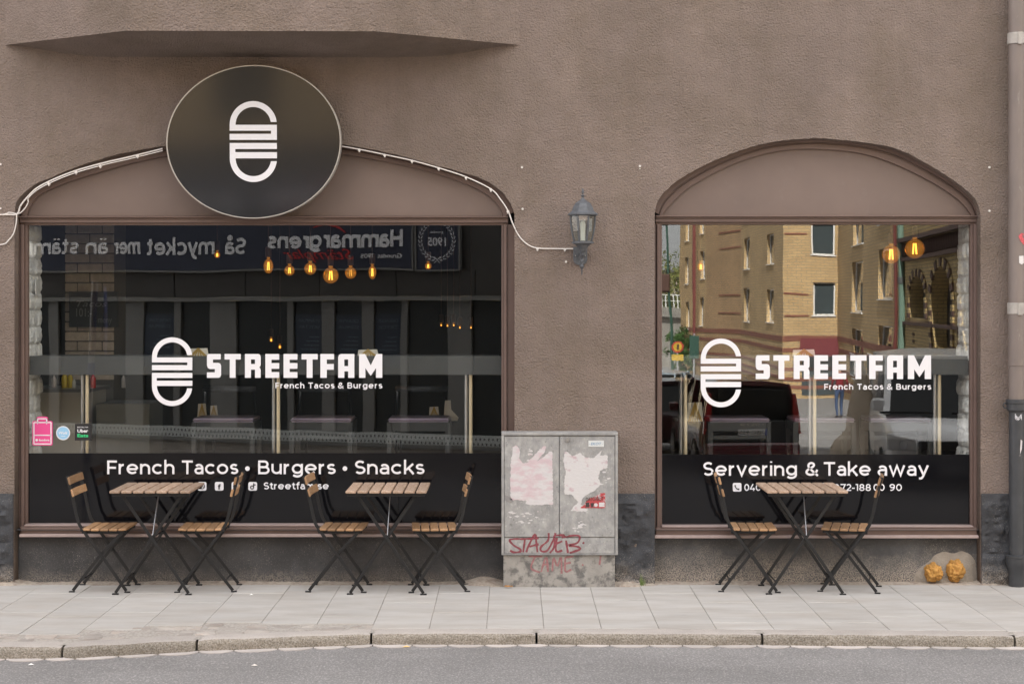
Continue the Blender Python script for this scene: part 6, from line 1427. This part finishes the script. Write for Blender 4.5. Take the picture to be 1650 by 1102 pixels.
    fs += [tuple(range(9))[::-1], tuple(n_ * 9 + k_ for k_ in range(9))]; rf.add(vs, fs).build('roof', paint, t, smooth=True)
    pl = MB(); e = .012                                       # body-coloured pillars over the glass
    for s in (-1, 1):
        def onside(y_, f): return (s * (w0 + (w1 - w0) * f + e), y_, bz0 + (zt_ - .09 - bz0) * f)
        for ya, yb_ in ((r0 + .05, r1 + .04), (r4 - .03, r3 - .02)): pl.bar((s * (w0 + .0), ya, bz0), (s * (w1 + .0), yb_, zt_ - .08), .09, .05, (0, 1, 0))
        mid = r2 + (r3 - r2) * (.55 if kind != 'van' else .72); pl.bar(onside(mid, 0), onside(mid, 1), .10, .03, (0, 1, 0))
        if kind == 'van':
            pl.add([onside(r0 + .1, -.05), onside(mid - .04, -.05), onside(mid - .04, 1.05), onside(r1 + .02, 1.05)], [(0, 1, 2, 3), (3, 2, 1, 0)])
        elif kind == 'suv': mid2 = r1 + (r3 - r1) * .18; pl.bar(onside(mid2, 0), onside(mid2 - .1, 1), .12, .03, (0, 1, 0))
    pl.build('pillars', paint, t)
    for fy in (.19, .80 if kind != 'van' else .82):
        for s in (-1, 1):
            yc = y0 + L_ * fy; rw = .345; m = MB()
            m.lathe([(rw * .7, -.10), (rw * .97, -.10), (rw, -.07), (rw, .07), (rw * .97, .10), (rw * .7, .10)], n=28); Mx = Matrix.Translation((s * (hw - .10), yc, rw)) @ Matrix.Rotation(R(90), 4, 'Y'); w_ = m.build('wheel', tyre, t, M=Mx)
            m = MB(); m.lathe([(.03, .115), (rw * .28, .10), (rw * .62, .085), (rw * .70, .105)], n=20); Mx = Matrix.Translation((s * (hw - .10), yc, rw)) @ Matrix.Rotation(R(90 * s), 4, 'Y'); m.build('rim', rimm, w_, M=Mx)
    for s in (-1, 1):
        m = MB(); m.box(s * (hw + .03) - .09, s * (hw + .03) + .09, r4 - .22, r4 - .12, belt[4] + .02, belt[4] + .19); m.build('mirror', paint, t, bevel=.03)
    yr = y0 - .012; yf_ = -y0 + .012
    if kind == 'suv':
        for s in (-1, 1):
            m = MB(); m.prism([(s * hw * .97, .82), (s * hw * .74, .86), (s * hw * .80, 1.12), (s * hw * .80, Ht - .25), (s * hw * .86, Ht - .22), (s * hw * .93, 1.18)], yr - .015, yr + .12); m.build('tail_light', redlamp, t, bevel=.01)
        m = MB(); m.prism([(-hw * .72, 1.08), (hw * .72, 1.08), (hw * .66, Ht - .16), (-hw * .66, Ht - .16)], y0 + .0, y0 + .06); m.build('rear_window', cglass, t, bevel=.01)
        MB().box(-hw * .94, hw * .94, yr - .07, yr + .1, .34, .66).build('bumper', paint, t, bevel=.04)
        MB().box(-hw * .93, hw * .93, yr - .02, yr + .04, .66, 1.075).build('tailgate', blackp, t, bevel=.02)
        m = MB(); m.box(-.26, .26, yr - .035, yr - .022, .80, .915); m.box(-.26, -.225, yr - .037, yr - .0355, .80, .915, 1)
        text_mb(m, 'XSC 955', -.21, .24, .822, .07, yr - .036, off=.0, mi=2, th=.002); m.build('number_plate', [platew, plateb, blackp], t)
        m = MB(); text_mb(m, 'VOLVO', -.22, .22, .985, .045, yr - .023, off=.02, th=.003, sp=1.6); m.build('lettering', chrome, t)
        MB().bar((-.3, yr - .0, 1.16), (.15, yr - .01, 1.18), .02, .02).build('rear_wiper', blackp, t)
        for s in (-1, 1): MB().box(s * .6 - .05, s * .6 + .05, yr - .08, yr - .07, .40, .44).build('reflector', redlamp, t)
    if kind == 'van':
        for s in (-1, 1):
            m = MB(); m.prism([(s * hw * .95, .72), (s * hw * .55, .70), (s * hw * .58, .86), (s * hw * .95, .93)], yf_ - .12, yf_ + .02); m.build('headlight', clearl, t, bevel=.01)
            m = MB(); m.tube([(s * hw * .74, yf_ + .02, .79), (s * hw * .74, yf_ + .03, .79)], .05, 14); m.build('lamp_lens', chrome, t)
        MB().box(-hw * .54, hw * .54, yf_ - .08, yf_ + .012, .66, .84).build('grille', blackp, t, bevel=.01)
        MB().box(-hw * .86, hw * .86, yf_ - .10, yf_ + .02, .32, .62).build('bumper', blackp, t, bevel=.04)
        m = MB(); m.box(-.26, .26, yf_ + .022, yf_ + .03, .42, .53); m.build('number_plate', platew, t)
        m = MB(); rd = Matrix.Rotation(math.pi, 4, 'Z'); tm = MB(); text_mb(tm, 'VAN', -.0, .30, .93, .05, -(yf_ - .12), off=.02, th=.003); 
        for s in (-1, 1): MB().box(s * hw * .5 - .5, s * hw * .5 + .3, r4 + .0, r4 + .03, belt[5] + .02, belt[5] + .05).build('wiper', blackp, t)
    return t
maroon = mat('maroon_car_paint', (.10, .006, .014), .25, coat=.8); whitep = mat('white_van_paint', (.88, .88, .88), .3, coat=.4); silver = mat('silver_blue_paint', (.30, .36, .42), .3, coat=.6, metal=.3); darkp_ = mat('black_cherry_paint', (.030, .008, .012), .25, coat=.8)
p = RP(1201, HY, 31.2); car('parked_suv', (p.x, p.y - 2.3, gz(p.y - 2.3)), R(3) , maroon, 4.6, 1.86, 1.80, 'suv', 'dark red estate car seen from behind, mirrored in the right window', 'car')
# the car's rear must face the shop: turn it round
for o in COL.objects:
    if o.name.startswith('parked_suv'): o.rotation_euler.z = math.pi + R(-3)
p = RP(1078, HY, 37); o = car('parked_car', (p.x, p.y - 1.5, gz(p.y)), math.pi + R(-4), darkp_, 4.5, 1.8, 1.62, 'car', 'nearly black estate car parked beyond the dark red one', 'car')
p = RP(1072, HY, 52); car('parked_car', (p.x, p.y, gz(p.y)), math.pi + R(20), silver, 4.6, 1.82, 1.65, 'car', 'silver-blue car parked in front of the bridge', 'car')
pf = RP(1545, HY, 22.2); a_ = R(9); dirv = Vector((-math.sin(a_), math.cos(a_))); c_ = Vector((pf.x, pf.y)) - dirv * 2.45
car('white_van', (c_.x, c_.y, gz(c_.y) + .0), a_, whitep, 4.9, 1.92, 1.93, 'van', 'white delivery van with its front towards the shop, mirrored in the right window', 'van')
# tarpaulin-covered stand on the far footway
tarp = mat('beige_tarpaulin', (.60, .50, .39), .85, var=.12, vscale=4, bump=.5, bscale=9, bdist=.02); p = RP(1388, HY, 26.5); zg = gz(p.y); vs = []; fs = []; n_ = 40; lv = [(.52, 0), (.50, .25), (.46, .5), (.40, .62), (.30, .72), (.24, .80), (.21, 1.0), (.17, 1.25), (.12, 1.5), (.05, 1.78), (.006, 1.86)]
for i, (r_, z1) in enumerate(lv):
    for k_ in range(n_):
        a_ = 2 * math.pi * k_ / n_; f = 1 + .10 * math.sin(a_ * 5 + z1 * 2) * (1 if z1 < .8 else .5) + .07 * noise.noise(Vector((math.cos(a_) * 2, math.sin(a_) * 2, z1 * 2))); vs.append((r_ * f * math.cos(a_) * 1.05, r_ * f * math.sin(a_) * .9, z1))
    if i:
        for k_ in range(n_): fs.append(((i - 1) * n_ + k_, (i - 1) * n_ + (k_ + 1) % n_, i * n_ + (k_ + 1) % n_, i * n_ + k_))
o = MB().add(vs, fs).build('covered_stand', tarp, smooth=True); o.location = (p.x, p.y, zg); tag(o, 'beige tarpaulin draped to a point over a stand, mirrored in the right window', 'tarpaulin')
# pedestrian in a dark red top, far down the street
p = RP(1353, HY, 56); zg = gz(p.y)
def person(loc, rz):
    t = empty('person', loc, rz, 'person in a dark red top and blue jeans walking far down the street', 'person')
    J = {'pel': (0, 0, .95, .125), 'sp': (0, .01, 1.15, .12), 'ch': (0, .02, 1.36, .14), 'nk': (0, .03, 1.50, .06), 'hd': (0, .04, 1.60, .085), 'ht': (0, .04, 1.72, .07),
         'hl': (-.09, 0, .90, .09), 'kl': (-.10, .10, .50, .062), 'al': (-.10, .02, .09, .042), 'tl': (-.10, .16, .035, .035), 'hr': (.09, 0, .90, .09), 'kr': (.10, -.04, .50, .062), 'ar': (.10, -.22, .13, .042), 'tr': (.10, -.12, .04, .035),
         'sl': (-.17, .02, 1.43, .06), 'el': (-.23, -.06, 1.16, .043), 'wl': (-.24, .04, .93, .032), 'hdl': (-.24, .08, .86, .035), 'sr': (.17, .02, 1.43, .06), 'er': (.23, .02, 1.16, .043), 'wr': (.23, .16, .96, .032), 'hdr': (.23, .21, .90, .035)}
    E = [('pel', 'sp'), ('sp', 'ch'), ('ch', 'nk'), ('nk', 'hd'), ('hd', 'ht'), ('pel', 'hl'), ('hl', 'kl'), ('kl', 'al'), ('al', 'tl'), ('pel', 'hr'), ('hr', 'kr'), ('kr', 'ar'), ('ar', 'tr'), ('ch', 'sl'), ('sl', 'el'), ('el', 'wl'), ('wl', 'hdl'), ('ch', 'sr'), ('sr', 'er'), ('er', 'wr'), ('wr', 'hdr')]
    K = list(J); me = bpy.data.meshes.new('body'); me.from_pydata([J[k][:3] for k in K], [(K.index(a), K.index(b)) for a, b in E], [])
    o = bpy.data.objects.new('body', me); COL.objects.link(o); md = o.modifiers.new('skin', 'SKIN'); md.use_smooth_shade = True
    for i, k in enumerate(K): r_ = J[k][3]; me.skin_vertices[0].data[i].radius = (r_, r_ * .8)
    me.skin_vertices[0].data[0].use_root = True; sb = o.modifiers.new('sub', 'SUBSURF'); sb.levels = 2; sb.render_levels = 2
    bpy.context.view_layer.update(); m2 = bpy.data.meshes.new_from_object(o.evaluated_get(bpy.context.evaluated_depsgraph_get())); bpy.data.objects.remove(o); m2.name = 'body'
    m2.materials.clear()
    for mt in (mat('jeans', (.05, .08, .16), .8), mat('dark_red_top', (.22, .02, .03), .8), mat('skin', (.45, .28, .2), .6), mat('brown_hair', (.06, .035, .02), .7), mat('dark_shoes', (.03, .03, .03), .6)): m2.materials.append(mt)
    for f in m2.polygons:
        c = f.center; f.use_smooth = True
        f.material_index = 4 if c.z < .10 else 3 if (c.z > 1.64 or (c.z > 1.54 and c.y < .02)) else 2 if (c.z > 1.49 or (abs(c.x) > .19 and c.z < .95)) else 1 if c.z > .95 or abs(c.x) > .18 else 0
    link(bpy.data.objects.new('body', m2), t); return t
person((p.x, p.y, zg), R(175))
# far terrain closing the view
far = MB(); n_ = 40; vs = []; fs = []
for i in range(n_ + 1):
    x_ = -500 + 1000 * i / n_; h_ = 3 + 4 * noise.noise(Vector((x_ * .006, 2, 0))); vs += [(x_, -400, -4), (x_, -430, h_), (x_, -520, h_)]
    if i:
        for j in range(2): a = 3 * (i - 1) + j; fs.append((a, a + 1, a + 4, a + 3))
tag(far.add(vs, fs).build('hills', mat('far_green', (.07, .09, .04), .9, var=.3, vscale=.05)), kind='structure')
